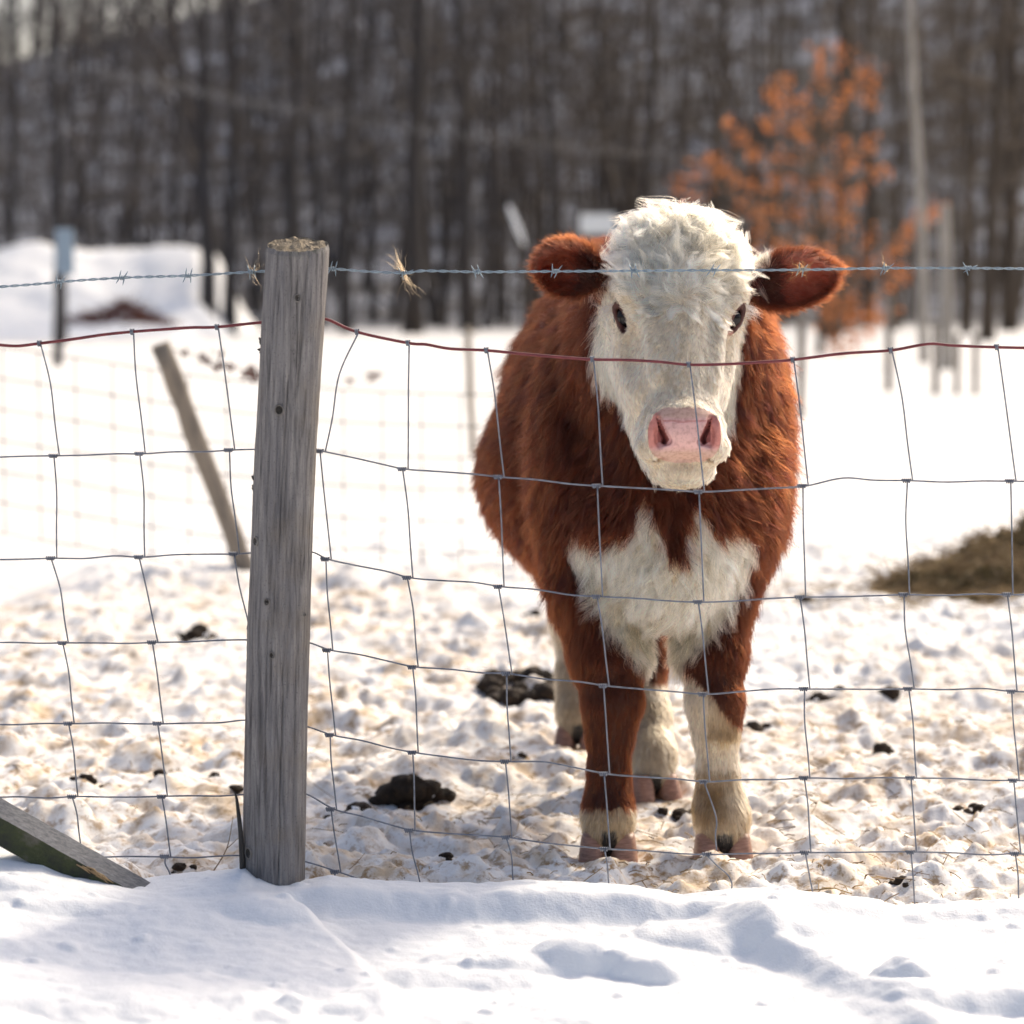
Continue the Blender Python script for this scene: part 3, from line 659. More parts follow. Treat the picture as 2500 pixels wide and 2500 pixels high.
BROWN, DARK, WHITE, TAN, PINK = np.array((.054, .0122, .0016)), np.array((.10, .026, .012)), np.array((.82, .665, .46)), np.array((.42, .30, .17)), np.array((.78, .47, .43))
def in_ear(p, m=1.25):
    r = np.zeros(len(p), bool); loc = {}
    for s in (-1, 1):
        c, a, u, f = EAR[s]; q = p - c; L = .060 if s < 0 else .084
        e = (q @ a / (L * m)) ** 2 + (q @ u / (.054 * m)) ** 2 + (q @ f / (.038 * 1.5)) ** 2
        r |= e < 1
    return r
def regions(p):
    """returns (colour, hair length, region id): 0 bare, 1 face, 2 body, 3 leg, 4 ear, 5 chest, 6 poll"""
    nz = fbm(p * 22, 3, 5); nz2 = fbm(p * 60, 2, 8); a, u, n = hloc(p); N_ = len(p)
    col = BROWN * (1 + .18 * nz)[:, None]; ln = np.full(N_, .036); rg = np.full(N_, 2)
    x, y, z = p.T
    earm = in_ear(p)
    head = (u > -.06) & (n > -.185 + .012 * nz) & (np.abs(a) < .126 + .006 * nz) & (y < 4.535 + .01 * nz) & ~earm & ~((np.abs(a) > .095) & (u < .10) & (n < -.055))
    col[head] = WHITE * (1 + .04 * nz[head])[:, None]; rg[head] = 1; ln[head] = .020
    # yellowish tint on the forehead
    t_ = head & (u < .16); w = np.clip(.25 + .5 * nz[t_], 0, .6)[:, None]; col[t_] = col[t_] * (1 - w) + np.array((.56, .43, .27)) * w
    ln[head] = .011 + .027 * (1 - smooth01(u[head], .08, .30)) + .010 * smooth01(-n[head], .07, .13) + .010 * (smooth01(-n, .10, .15) * smooth01(u, .2, .3))[head]
    ln[head & (np.abs(a) > .06) & (u > .14) & (n > -.08)] *= .75
    fh = head & (u < .235) & (np.abs(a) < .108) & (n > -.03); rg[fh] = 7; ln[fh] = .026 + .020 * (1 - smooth01(u[fh], .08, .22))
    poll = head & (u < .045); rg[poll] = 6; ln[poll] = .054
    # chest
    ch = inpoly(x + .010 * nz2 + .006 * nz, z + .010 * nz, CHEST) & (y < 4.76) & (z > .36); col[ch] = WHITE * .97 * (1 + .05 * nz[ch])[:, None]; rg[ch] = 5; ln[ch] = .036
    lowc = ch & (z < .49); w = (1 - smooth01(z[lowc], .40, .49))[:, None] * .6; col[lowc] = col[lowc] * (1 - w) + np.array((.55, .43, .27)) * w
    # legs
    leg = (z < .50) & ~ch; w = smooth01(z, .30, .50); ln[leg] = (.014 + .020 * w)[leg]; rg[leg] = 3
    front = y < 4.9; left = x < .28; zz = z + .012 * nz + .006 * nz2
    m = leg & front & left & (zz < .098); col[m] = TAN * (1.1 + .3 * nz[m])[:, None]
    xr_ = x - .373; lim = .285 - .9 * xr_ + .35 * np.abs(xr_ - .0) * (xr_ < 0)
    m = leg & front & ~left & (zz < np.clip(lim, .20, .345)); col[m] = WHITE * .93 * (1 + .06 * nz[m])[:, None]
    st = m & (((zz > .225) & (xr_ > -.018)) | (zz < .165)); w = np.clip(.78 + .5 * nz[st] + .25 * nz2[st], .2, .98)[:, None]; col[st] = col[st] * (1 - w) + np.array((.24, .14, .055)) * w
    m = leg & ~front & (zz < np.where(left, .30, .225)); col[m] = WHITE * .70 * (1 + .06 * nz[m])[:, None]
    st = m & (zz < .20); w = np.clip(.7 + .5 * nz[st], .2, .95)[:, None]; col[st] = col[st] * (1 - w) + np.array((.30, .22, .13)) * w
    for hx, hy in HOOVES:
        m = leg & (np.abs(x - hx) < .014 + .003 * nz2) & (np.abs(y - hy) < .12) & (z < .058 + .008 * nz); col[m] = (.022, .018, .016); ln[m] = .008
        m = leg & (np.hypot(x - hx, y - hy) < .10) & (z < .055); ln[m] = .006
    # ears
    rg[earm] = 4; col[earm] = BROWN * (1.05 + .2 * nz[earm])[:, None]; ln[earm] = .016
    for s in (-1, 1):
        c, ea, eu, ef = EAR[s]; q = p - c; L = .060 if s < 0 else .084
        inside = earm & ((q @ ea / (L * .9)) ** 2 + (q @ eu / .044) ** 2 < .85) & (q @ ef > -.03)
        col[inside] = np.array((.17, .042, .022)) if s < 0 else np.array((.24, .065, .042)); ln[inside] = .017
        deep = inside & (q @ ea < -.02); col[deep] = np.array((.05, .012, .008))  # shade in the ear's hollow base is painted into the colour
    c, ea, eu, ef = EAR[1]; q = p - c; m = earm & (q @ ea < -.038) & (q @ ea > -.066) & (q @ eu > .028) & (q @ eu < .046); col[m] = WHITE * .8
    # bare skin: nose, lips, eyelids
    q = p - NC
    fr_ = (q[:, 1] < .060) & (q[:, 1] > -.05)
    pad = (np.abs(q[:, 0] / .0605) ** 2.6 + np.abs((q[:, 2] + .004) / (.0475 + .003 * nz2)) ** 2.6 < 1) & fr_
    col[pad] = PINK * (1 + .12 * nz2[pad])[:, None]; rg[pad] = 0
    w = np.clip(smooth01(np.abs(q[:, 2] + .002), .020, .034) + .3 * nz2, 0, .85)[pad][:, None]; col[pad] = col[pad] * (1 - w) + np.array((.62, .40, .30)) * w
    w = (smooth01(np.abs(q[:, 0]), .036, .048) * (1 - smooth01(np.abs(q[:, 2] - .004), .022, .038)))[pad][:, None] * .85; col[pad] = col[pad] * (1 - w) + np.array((.58, .20, .16)) * w
    hole = pad & (np.linalg.norm(np.abs(q) * (1, 1, 1) - (.033, .03, .008), axis=1) < .022) & (q[:, 1] > .014); col[hole] = (.34, .11, .095)
    w = smooth01(-np.abs(q[:, 2] - .018 - .06 * np.abs(q[:, 0]) - .002 * nz2), -.0022, -.0006) * pad * (np.abs(q[:, 0]) < .036); w = w[:, None]; col = col * (1 - .6 * w) + np.array((.55, .14, .13)) * .6 * w
    near = ~pad & (np.abs(q[:, 0]) < .078) & (q[:, 2] < .060) & (q[:, 2] > -.075) & (q[:, 1] < .075) & (q[:, 1] > -.05); ln[near] = .0065
    for s in (-1, 1):
        q0, e1, e2, e3 = EAX[s]; w = p - q0; de = np.sqrt((w @ e1 / .030) ** 2 + (w @ e2 / .0128) ** 2 + (w @ e3 / .028) ** 2)
        m = de < 1.02; col[m] = (.10, .04, .032); rg[m] = 0; m = (de >= 1.02) & (de < 1.9); ln[m] = .0045; m = (de >= 1.9) & (de < 3.4); ln[m] *= .42
        m = np.linalg.norm(p - (q0 + e1 * .036), axis=1) < .013; col[m] = col[m] * .4 + np.array((.72, .40, .32)) * .6; ln[m] = .006
    return np.clip(col, .004, .9), ln, rg
calf = empty('calf', (.27, 5.0, 0)); tag(calf, 'red-brown calf with curly white face and white chest facing the camera behind the wire', 'calf')
t = NT('hide'); at = t.n('ShaderNodeAttribute'); at.attribute_name = 'coat'; co = t.coords(); nf_ = t.noise(co, 420, 3, .6); nm_ = t.noise(co, 150, 2)
M_HIDE = t.set(t.mix(t.ramp(nm_, [(.42, (0, 0, 0)), (.7, (.35, .35, .35))]), at.outputs['Color'], (.35, .16, .13), 'MULTIPLY'), .55, t.bump(nf_, .35, .0015), Specular_IOR_Level=.35)
mb = MB().add(BV, BQ); body = mb.build('body', M_HIDE, calf)
vc, vl, vr = regions(BV); sk = vc.copy(); fur_m = vr > 0; sk[fur_m] *= .75; attr_color(body.data, 'coat', sk)

# ---- fur as curves
tri_v = BV[BQ]; nrm = np.cross(tri_v[:, 2] - tri_v[:, 0], tri_v[:, 3] - tri_v[:, 1]); area = .5 * np.linalg.norm(nrm, axis=1); nrm /= 2 * area[:, None] + 1e-12
cen = tri_v.mean(1); fc, fl, fr = regions(cen)
dens = np.select([fr == 0, fr == 1, fr == 2, fr == 3, fr == 4, fr == 5, fr == 6, fr == 7], [0, 380000, 150000, 220000, 380000, 190000, 240000, 300000]).astype(float)
dens[(fr == 1) & (fl < .012)] *= 1.5
dens *= np.where(cen[:, 1] > 5.35, .45, 1) * np.where(nrm[:, 1] > .55, .35, 1)
WH = h(0, .205, .07)                                              # whorl on the forehead
def direction(p, n, rg):
    """tangent flow of the coat"""
    d = np.zeros_like(p); nz = np.stack([fbm(p * 8 + k * 9, 2, 60 + k) for k in range(3)], -1)
    a, u, nn = hloc(p); w = p - WH; aw, uw = w @ HA, w @ HU; r = np.hypot(aw, uw) + 1e-6
    body_f = np.array((0, .42, -.80)) + .55 * nz + np.where(n[:, :1] > 0, .12, -.12) * np.array((1, 0, 0)); d[:] = body_f
    m = (rg == 3); d[m] = np.array((0, .05, -1)) + .18 * nz[m]
    m = (rg == 5); side = np.sign(p[:, 0] - .287); d[m] = (np.stack([.15 * side, 0 * side, -1 + 0 * side], -1) + .6 * nz)[m]
    m = (rg == 4)
    for s in (-1, 1):
        mm = m & (np.sign(p[:, 0] - .29) == s); c, ea, eu, ef = EAR[s]; rad = (p - c) - np.outer((p - c) @ ef, ef); d[mm] = (rad / .06 + ea * .7 + .3 * nz)[mm]
    m = (rg == 1) | (rg == 7); sw = .55                                         # swirl
    fa = aw / r - sw * uw / r * np.exp(-r / .09); fu = uw / r + sw * aw / r * np.exp(-r / .09); fu = np.where(uw < 0, fu * 1.0, fu * 1.15 + .35); f_ = fa[:, None] * HA + fu[:, None] * HU
    f_ = f_ + (.30 * nz) * smooth01(.28 - u, 0, .15)[:, None] + .12 * nz
    lower = smooth01(-nn, .06, .11)[:, None]; f_ = f_ * (1 - lower) + (np.array((0, .25, -1)) + .2 * nz) * lower
    d[m] = f_[m]
    m = (rg == 6); tw = p - h(-.005, .0, .05); d[m] = (tw / .06 * np.array((1.5, .6, .5)) + np.array((.3, -.9, -.15)) + .55 * nz)[m]
    d -= n * (d * n).sum(1)[:, None]; return d / (np.linalg.norm(d, axis=1)[:, None] + 1e-9)
LIFT = {7: .36, 1: .25, 2: .36, 3: .16, 4: .40, 5: .40, 6: .34}
def grow(name, ids, npts, clump_n, clump, rad, seed, wave=0.0, spread=.25):
    R = np.random.default_rng(seed); m = np.isin(fr, ids); w = area * dens * m; n = int(w.sum()); f = R.choice(len(w), n, p=w / w.sum())
    s, t_ = R.random((2, n, 1)); q = tri_v[f]; root = (1 - s) * (1 - t_) * q[:, 0] + s * (1 - t_) * q[:, 1] + s * t_ * q[:, 2] + (1 - s) * t_ * q[:, 3]
    N = nrm[f]; rg = fr[f]; col, L, rg2 = regions(root); keep = rg2 > 0; root, N, rg, col, L = root[keep], N[keep], rg2[keep], col[keep], L[keep]; n = len(root)
    if n == 0: return None
    ng = max(8, int(n / clump_n)); gi = R.choice(n, ng, replace=False); kd = kdtree.KDTree(ng)
    jit = root + R.normal(0, .0025, root.shape)
    for i, g in enumerate(gi): kd.insert(root[g], i)
    kd.balance(); own = np.array([kd.find(p)[1] for p in jit.tolist()]); g = gi[own]
    T = direction(root, N, rg); rnd = R.normal(0, 1, (n, 3)); lift = np.vectorize(lambda k: LIFT.get(k, .4))(rg)
    L = L * R.uniform(.65, 1.2, n)
    def strand(T, N, L, lift, rn, sp, rg=rg):
        d0 = T * np.cos(lift)[:, None] + N * np.sin(lift)[:, None]; d0 = d0 + rn * sp; tt = np.linspace(0, 1, npts)
        bend = T * .55 - N * .25 + np.array((0, 0, -.22)) - N * .5 * (rg == 6)[:, None]
        return tt[None, :, None] * (d0 * L[:, None])[:, None] + (tt ** 2)[None, :, None] * ((bend * .35) * L[:, None])[:, None]
    Pg = strand(T, N, L, lift, rnd, spread)
    tipg = strand(T[g], N[g], L[g], lift[g], rnd[g], spread * 1.3)
    ph = R.uniform(0, 6.28, n)[g][:, None]; tt = np.linspace(0, 1, npts)[None]
    if wave:
        B = np.cross(T, N); B = B[g]; wv = (np.sin(tt * 5.5 + ph) - np.sin(ph)) * wave * tt ** .7
        tipg = tipg + wv[..., None] * B[:, None] * L[g][:, None, None]; Pg = Pg + wv[..., None] * B[:, None] * L[:, None, None]
    cfac = (clump * tt ** 1.15)[..., None]
    pos = root[:, None] + Pg
    pos = pos * (1 - cfac) + (root[g][:, None] + tipg * (L / L[g])[:, None, None].clip(.6, 1.5)) * cfac
    cv = bpy.data.hair_curves.new(name); cv.add_curves([npts] * n)
    cv.attributes['position'].data.foreach_set('vector', pos.astype(np.float32).ravel())
    ra = cv.attributes.get('radius') or cv.attributes.new('radius', 'FLOAT', 'POINT')
    rr = rad * R.uniform(.7, 1.25, (n, 1)) * np.linspace(1, .22, npts)[None] * np.clip(L / .02, .55, 1.15)[:, None]; ra.data.foreach_set('value', rr.astype(np.float32).ravel())
    gcol = 1 + (.36 if 2 in ids else .25) * R.normal(0, 1, n)[g].clip(-1.6, 1.6); hc = col * (gcol * R.uniform(.85, 1.15, n))[:, None]
    c4 = np.ones((n, 4), np.float32); c4[:, :3] = np.clip(hc, .004, .88); ca = cv.attributes.new('coat', 'FLOAT_COLOR', 'CURVE'); ca.data.foreach_set('color', c4.ravel())
    cv.materials.append(M_HAIR); o = bpy.data.objects.new(name, cv); COL.objects.link(o); o.parent = calf; o.matrix_parent_inverse = calf.matrix_basis.inverted(); return o
mh = bpy.data.materials.new('hair'); mh.use_nodes = True; nt_ = mh.node_tree; nt_.nodes.clear(); oo = nt_.nodes.new('ShaderNodeOutputMaterial'); hb = nt_.nodes.new('ShaderNodeBsdfHairPrincipled')
hb.model = 'CHIANG'; hb.parametrization = 'COLOR'; ha = nt_.nodes.new('ShaderNodeAttribute'); ha.attribute_name = 'coat'; nt_.links.new(ha.outputs['Color'], hb.inputs['Color']); nt_.links.new(hb.outputs[0], oo.inputs[0])
hb.inputs['Roughness'].default_value = .45; hb.inputs['Radial Roughness'].default_value = .75; hb.inputs['Coat'].default_value = 0; hb.inputs['IOR'].default_value = 1.27
M_HAIR = mh
grow('face_hair', [1], 6, 22, .72, .00040, 1, wave=.12, spread=.16)
grow('forehead_hair', [7], 7, 40, .86, .00038, 7, wave=.25, spread=.18)
grow('forelock', [6], 10, 46, .86, .00040, 2, wave=.36, spread=.24)
grow('body_coat', [2], 5, 16, .62, .00052, 3, wave=.08, spread=.26)
grow('leg_hair', [3], 4, 14, .45, .00045, 4, spread=.22)
grow('ear_hair', [4], 5, 9, .35, .00040, 5, spread=.35)
grow('chest_hair', [5], 7, 24, .66, .00045, 6, wave=.22, spread=.2)

# ---- eyes
t = NT('eye'); co = t.coords(); M_EYE = t.set((.010, .006, .006), .06, Specular_IOR_Level=.35)
def ball(mb, c, r, nu=20, nv=12, R=None):
    th, ph = np.meshgrid(np.linspace(0, np.pi, nv), np.linspace(0, 2 * np.pi, nu + 1), indexing='ij')
    V = np.stack([np.sin(th) * np.cos(ph), np.sin(th) * np.sin(ph), np.cos(th)], -1) * np.asarray(r)
    if R is not None: V = V @ np.asarray(R)
    return mb.grid(V + np.asarray(c))
for s in (-1, 1):
    mb = MB(); ball(mb, EYE[s], .0215, 28, 18); mb.build('eye', M_EYE, calf)
# ---- cloven hooves
t = NT('hoof_horn'); co = t.coords((30, 30, 160)); M_HOOF = t.set(t.ramp(t.noise(co, 2, 4), [(.3, (.20, .10, .065)), (.7, (.42, .23, .16))]), .45, t.bump(t.noise(co, 3, 3), .25, .002))
def claw(mb, c, s, yaw, w=.051, L=.094, H_=.057):
    n = 22; rings = 7; V = []
    for k in range(rings):
        f = k / (rings - 1); an = np.linspace(0, 2 * np.pi, n, endpoint=False)
        ca, sa = np.cos(an), np.sin(an); ex = .72
        X_ = np.sign(ca) * np.abs(ca) ** ex * w / 2 * (1 - .12 * f); Y_ = np.sign(sa) * np.abs(sa) ** ex * L / 2 * (1 - .25 * f)
        Y_ = Y_ + f * .014; Z_ = np.full(n, -.004 + H_ * f * 1.0) - f * .012 * (Y_ > 0) * (Y_ / (L / 2))
        if k == rings - 1: X_, Y_ = X_ * .86, Y_ * .86
        X_ = X_ + s * (.030 - .004 * f) + s * .003 * (-Y_ / L)
        V.append(np.stack([X_ * math.cos(yaw) - Y_ * math.sin(yaw), X_ * math.sin(yaw) + Y_ * math.cos(yaw), Z_], -1) + c)
    V = np.concatenate(V + [np.mean(V[-1], 0)[None], np.mean(V[0], 0)[None]]); i, j = np.meshgrid(np.arange(rings - 1), np.arange(n), indexing='ij'); j2 = (j + 1) % n
    q = np.stack([i * n + j, i * n + j2, (i + 1) * n + j2, (i + 1) * n + j], -1).reshape(-1, 4); k = np.arange(n); k2 = (k + 1) % n
    tr = np.concatenate([np.stack([(rings - 1) * n + k, (rings - 1) * n + k2, np.full(n, rings * n)], -1), np.stack([k2, k, np.full(n, rings * n + 1)], -1)])
    mb.add(V, q, tr)
for (hx, hy), yaw in zip(HOOVES, (-.05, .05, -.15, .35)):
    for s in (-1, 1):
        mb = MB(); claw(mb, np.array((hx, hy - .004, .0)), s, yaw); mb.build('hoof_claw', M_HOOF, calf)
# lashes
def hairs(name, strands, rad, col, parent):
    npts = len(strands[0]); cv = bpy.data.hair_curves.new(name); cv.add_curves([npts] * len(strands)); cv.attributes['position'].data.foreach_set('vector', np.array(strands, np.float32).ravel())
    ra = cv.attributes.get('radius') or cv.attributes.new('radius', 'FLOAT', 'POINT'); ra.data.foreach_set('value', np.tile(np.linspace(rad, rad * .25, npts), len(strands)).astype(np.float32))
    c4 = np.ones((len(strands), 4), np.float32); c4[:, :3] = col; ca = cv.attributes.new('coat', 'FLOAT_COLOR', 'CURVE'); ca.data.foreach_set('color', c4.ravel()); cv.materials.append(M_HAIR)
    o = bpy.data.objects.new(name, cv); COL.objects.link(o)
    if parent is not None: o.parent = parent; o.matrix_parent_inverse = parent.matrix_basis.inverted()
    return o
for s in (-1, 1):
    st = []
    for k in range(45):
        q0, e1, e2, e3 = EAX[s]; f = rng.uniform(.55, 1.0) * np.pi; p0 = q0 + e1 * .028 * math.cos(f) + e2 * (.0135 * math.sin(f)) * (1 if (e2 @ np.array((s, 0, .5))) > 0 else -1); d_ = np.array((s * .9, -.5, .12)) + rng.normal(0, .2, 3); L_ = rng.uniform(.014, .026)
        st.append([p0 + d_ * L_ * q + np.array((0, 0, -.012)) * q * q for q in np.linspace(0, 1, 5)])
    hairs('eyelashes', st, .0004, (.8, .75, .68), calf)

# long dark hairs across the mouths of the ears
for s in (-1, 1):
    c, ea, eu, ef = EAR[s]; st = []
    for k in range(90):
        p0 = c - ea * rng.uniform(.045, .07) + eu * rng.uniform(-.035, .03) + ef * .006; L_ = rng.uniform(.03, .062); d_ = ea * .9 + ef * .35 + eu * rng.normal(-.05, .3); cu = eu * rng.normal(.15, .3)
        st.append([p0 + d_ * L_ * q + cu * L_ * q * q for q in np.linspace(0, 1, 6)])
    hairs('ear_tuft', st, .00045, (.022, .007, .004), calf)

# ================================================================== NEAR FENCE
M_GALV = NT('galvanised_wire'); co = M_GALV.coords(); M_GALV = M_GALV.set(M_GALV.ramp(M_GALV.noise(co, 90, 3), [(.3, (.11, .12, .15)), (.7, (.22, .24, .285))]), .45, Metallic=.3)
M_BARB = NT('barbed_wire_zinc'); co = M_BARB.coords(); M_BARB = M_BARB.set(M_BARB.ramp(M_BARB.noise(co, 120, 3), [(.3, (.17, .23, .28)), (.7, (.30, .38, .44))]), .42, Metallic=.3)
M_REDW = NT('red_coated_wire'); co = M_REDW.coords(); M_REDW = M_REDW.set(M_REDW.ramp(M_REDW.noise(co, 70, 3), [(.35, (.13, .016, .021)), (.7, (.20, .032, .038))]), .42)
FD = 4.05
def W(px, py, dy=0.0): return Q(px, py, FD + dy)
STAYS = [
 [(-70, 655), (-58, 866), (-60, 1056), (-40, 1215), (-30, 1367), (-24, 1505), (-15, 1600)],
 [(74, 648), (107, 860), (102, 1053), (124, 1213), (135, 1365), (142, 1503), (152, 1592)],
 [(249, 626), (269, 856), (268, 1051), (293, 1212), (303, 1365), (311, 1503), (317, 1616), (322, 1652)],
 [(409, 617), (438, 849), (447, 1045), (472, 1211), (478, 1361), (480, 1500), (482, 1615), (484, 1655)],
 [(673, 626), (609, 851), (620, 1055), (623, 1227), (628, 1387), (630, 1527), (638, 1645), (641, 1664)],
 [(769, 647), (765, 885), (774, 1090), (784, 1259), (784, 1420), (778, 1567), (795, 1676)],
 [(917, 661), (946, 900), (946, 1107), (961, 1271), (959, 1437), (961, 1580), (970, 1678)],
 [(1117, 678), (1132, 917), (1132, 1126), (1144, 1294), (1145, 1460), (1146, 1602), (1150, 1682)],
 [(1299, 688), (1324, 928), (1323, 1136), (1332, 1310), (1334, 1475), (1340, 1612)],
 [(1495, 679), (1520, 917), (1515, 1127), (1523, 1300), (1523, 1468), (1525, 1609), (1537, 1704)],
 [(1680, 661), (1717, 907), (1711, 1122), (1720, 1300), (1724, 1468), (1724, 1608), (1727, 1722)],
 [(1880, 655), (1912, 908), (1906, 1122), (1914, 1305), (1918, 1473), (1921, 1611), (1923, 1722)]]
NROW = [7 if i in (2, 3, 4) else 6 for i in range(len(STAYS))]
EXTRA = {0: [((-200, 660), ()), ], }
mid_pts = {0: [(495, 608), (615, 602)], 1: [(482, 848), (600, 848)], 2: [(475, 1043), (590, 1042)], 3: [(465, 1207), (583, 1213)], 4: [(462, 1359), (577, 1370)], 5: [(458, 1499), (577, 1498)], 6: [(453, 1615), (576, 1626)]}
wf = empty('woven_wire_fence', (0, FD, 0)); tag(wf, 'sagging woven wire fence with a red top wire strung in front of the calf', 'wire fence')
R = np.random.default_rng(21)
row_wiggle = {(0, 9): [(1590, 667)], (0, 10): [(1752, 649), (1800, 652)], (0, 5): [(805, 650), (850, 658)], (1, 9): [(1590, 902), (1650, 906)], (4, 5): [(830, 1427), (900, 1435)], (4, 6): [(1020, 1437), (1060, 1443)]}
for row in range(7):
    pts = []
    nodes = [(i, s[row]) for i, s in enumerate(STAYS) if len(s) > row and NROW[i] > row]
    if row == 6: nodes = [n for n in nodes if n[0] in (2, 4)]
    for i, (a, b) in nodes:
        if i == 3 and row > 2: continue
        pts.append((a, b))
        if i == 3 or (i == 2 and row > 2): pts += mid_pts[row]
        for w in row_wiggle.get((row, i), []): pts.append(w)
    if row == 6: pts = [(190, 1617)] + pts + [(690, 1662), (735, 1673), (770, 1690)]
    elif row: pts = [(-260, pts[0][1] + 4)] + pts + [(2180, pts[-1][1] + 4)]
    else: pts = [(-260, 668)] + pts + [(2180, 652)]
    full = []
    for (a, b), (c, d_) in zip(pts[:-1], pts[1:]):
        full.append((a, b))
        if c - a > 110:
            full.append((a + (c - a) * .35, b + (d_ - b) * .35 + R.normal(0, 1.4))); full.append((a + (c - a) * .7, b + (d_ - b) * .7 + R.normal(0, 1.6)))
    full.append(pts[-1])
    w3 = spline([W(a, b) + (0, R.normal(0, .002), 0) for a, b in full], 6)
    mb = MB(); mb.tube(w3, .0024 if row == 0 else .00135, 8, True)
    o = mb.build('line_wire', M_REDW if row == 0 else M_GALV, wf)
    if row == 0: o['label'] = 'red coated top wire'
for i, s in enumerate(STAYS):
    p = [np.array(q, float) for q in s]; nr = NROW[i]
    for k in range(len(p) - 1):
        a, b = p[k], p[k + 1]; off = np.array((5.0, 0)) if k + 1 < nr else np.array((0., 0))
        st_ = a + ((-5.0, 2) if 0 < k < nr else (3, 2)); en = b + off
        sw = R.normal(0, 3.0); bend = np.array((sw if abs(b[0] - a[0]) > 6 else sw * .6, 0))
        if i == 4 and k == 0: bend = np.array((-14, 0))
        if i == 8 and k == 4: st_, bend = a + (-5, 2), np.array((14, 20)); en = b + (12, -8)
        mid1, mid2 = st_ + (en - st_) * .35 + bend, st_ + (en - st_) * .72 + bend * .3
        c3 = spline([W(*st_, -.003), W(*mid1, -.003), W(*mid2, -.003), W(*en, -.003)], 6)
        mb = MB(); mb.tube(c3, .00128, 8, True); mb.build('stay_wire', M_GALV, wf)
    if i == 8:
        mb = MB(); mb.tube(spline([W(1334, 1614, -.003), W(1352, 1632, -.004), W(1374, 1652, -.006), W(1381, 1672, -.006), W(1372, 1690, -.004), W(1352, 1701, -.002), W(1340, 1712)], 6), .00128, 8); mb.build('stay_wire', M_GALV, wf)
    for k in range(nr):
        if i == 3 and k > 2: continue
        if k >= len(p): continue
        c = W(*p[k]); mb = MB()
        if k == 0:
            t_ = np.linspace(0, 2 * np.pi * 2.3, 30); rr = .0040; pts = np.stack([c[0] + (t_ / t_[-1] - .5) * .0060, c[1] + rr * np.cos(t_), c[2] + rr * np.sin(t_)], -1); mb.tube(pts, .00135, 6)
        else:
            t_ = np.linspace(0, 2 * np.pi * 4.3, 52); rr = .0026; pts = np.stack([c[0] - .0060 + (t_ / t_[-1] - .5) * .0135, c[1] + rr * np.cos(t_), c[2] + rr * np.sin(t_)], -1); mb.tube(pts, .0014, 6)
        mb.build('hinge_knot', M_GALV, wf)
# barbed wire
bw = empty('barbed_wire', (0, FD, 1.2)); tag(bw, 'twisted two-strand barbed wire stretched along the top of the near fence', 'barbed wire')
bpx = [(-260, 556), (0, 541), (92, 534), (110, 532), (230, 524), (355, 520), (475, 513), (498, 512), (560, 510), (620, 507), (690, 512), (765, 515), (800, 511), (900, 513), (1047, 512), (1196, 511), (1346, 510), (1512, 509), (1671, 506), (1827, 506), (1932, 507), (2180, 509)]
c3 = spline([W(*q, .004) for q in bpx], 40); seg = np.r_[0, np.cumsum(np.linalg.norm(np.diff(c3, axis=0), axis=1))]
for s in (0, np.pi):
    ph = seg / .036 * 2 * np.pi * .5 * 2 + s; off = np.stack([0 * ph, np.cos(ph), np.sin(ph)], -1) * .00125
    mb = MB(); mb.tube(c3 + off, .00105, 6, True); mb.build('strand', M_BARB, bw)
TUFT = []
for k, bx_ in enumerate([-45, 110, 230, 355, 475, 628, 762, 900, 1047, 1196, 1346, 1512, 1671, 1827, 1980]):
    pos = c3[np.argmin(np.abs(c3[:, 0] - W(bx_, 510)[0]))]; mb = MB(); R = np.random.default_rng(400 + k)
    t_ = np.linspace(0, 2 * np.pi * 2.4, 30); mb.tube(np.stack([pos[0] + (t_ / t_[-1] - .5) * .008, pos[1] + .0030 * np.cos(t_), pos[2] + .0030 * np.sin(t_)], -1), .0011, 6)
    for s in (-1, 1):
        a = R.uniform(-.5, .5) + (0 if R.random() < .6 else .6)
        for e in (-1, 1):
            d_ = np.array((math.sin(a) * e + s * .15, R.normal(0, .35), math.cos(a) * e)); d_ /= np.linalg.norm(d_); p0 = pos + (s * .0038, -.002 * e, 0)
            mb.tube([p0, p0 + d_ * .007, p0 + d_ * .0125], [.0011, .0010, .0003], 6)
    mb.build('barb', M_BARB, bw); TUFT.append(pos)
def tuft(pos, n, up, L, col, lab, spread=.35):
    R = np.random.default_rng(int(abs(pos[0]) * 1e4)); st = []
    for k in range(n):
        e = 1 if R.random() < .5 else -1; d_ = np.array(up, float) * e + R.normal(0, spread, 3); l_ = L * R.uniform(.5, 1.1); cu = R.normal(0, .4, 3) - np.array((.25 * e, 0, 0))
        st.append([pos + R.normal(0, .0015, 3) + d_ * l_ * q + cu * l_ * q * q * .6 for q in np.linspace(0, 1, 6)])
    o = hairs('hair_tuft', st, .00020, col, None); return tag(o, lab, 'hair tuft', 'tufts of cattle hair on the barbed wire')
tuft(TUFT[6], 46, (-.35, -.1, 1), .030, (.17, .10, .05), 'long pale brown hair tuft caught on a barb right of the near post')
tuft(TUFT[4], 14, (-.3, 0, .8), .020, (.15, .09, .045), 'wispy hair tuft caught on the barb left of the near post', .8)
tuft(TUFT[11], 36, (.05, -.1, -.5), .014, (.20, .075, .018), 'curly ginger hair tuft caught on the barb before the right-hand ear', .9)
tuft(TUFT[12], 7, (.25, 0, -1), .016, (.22, .11, .04), 'few ginger hairs caught on the barb just right of the calf', .3)

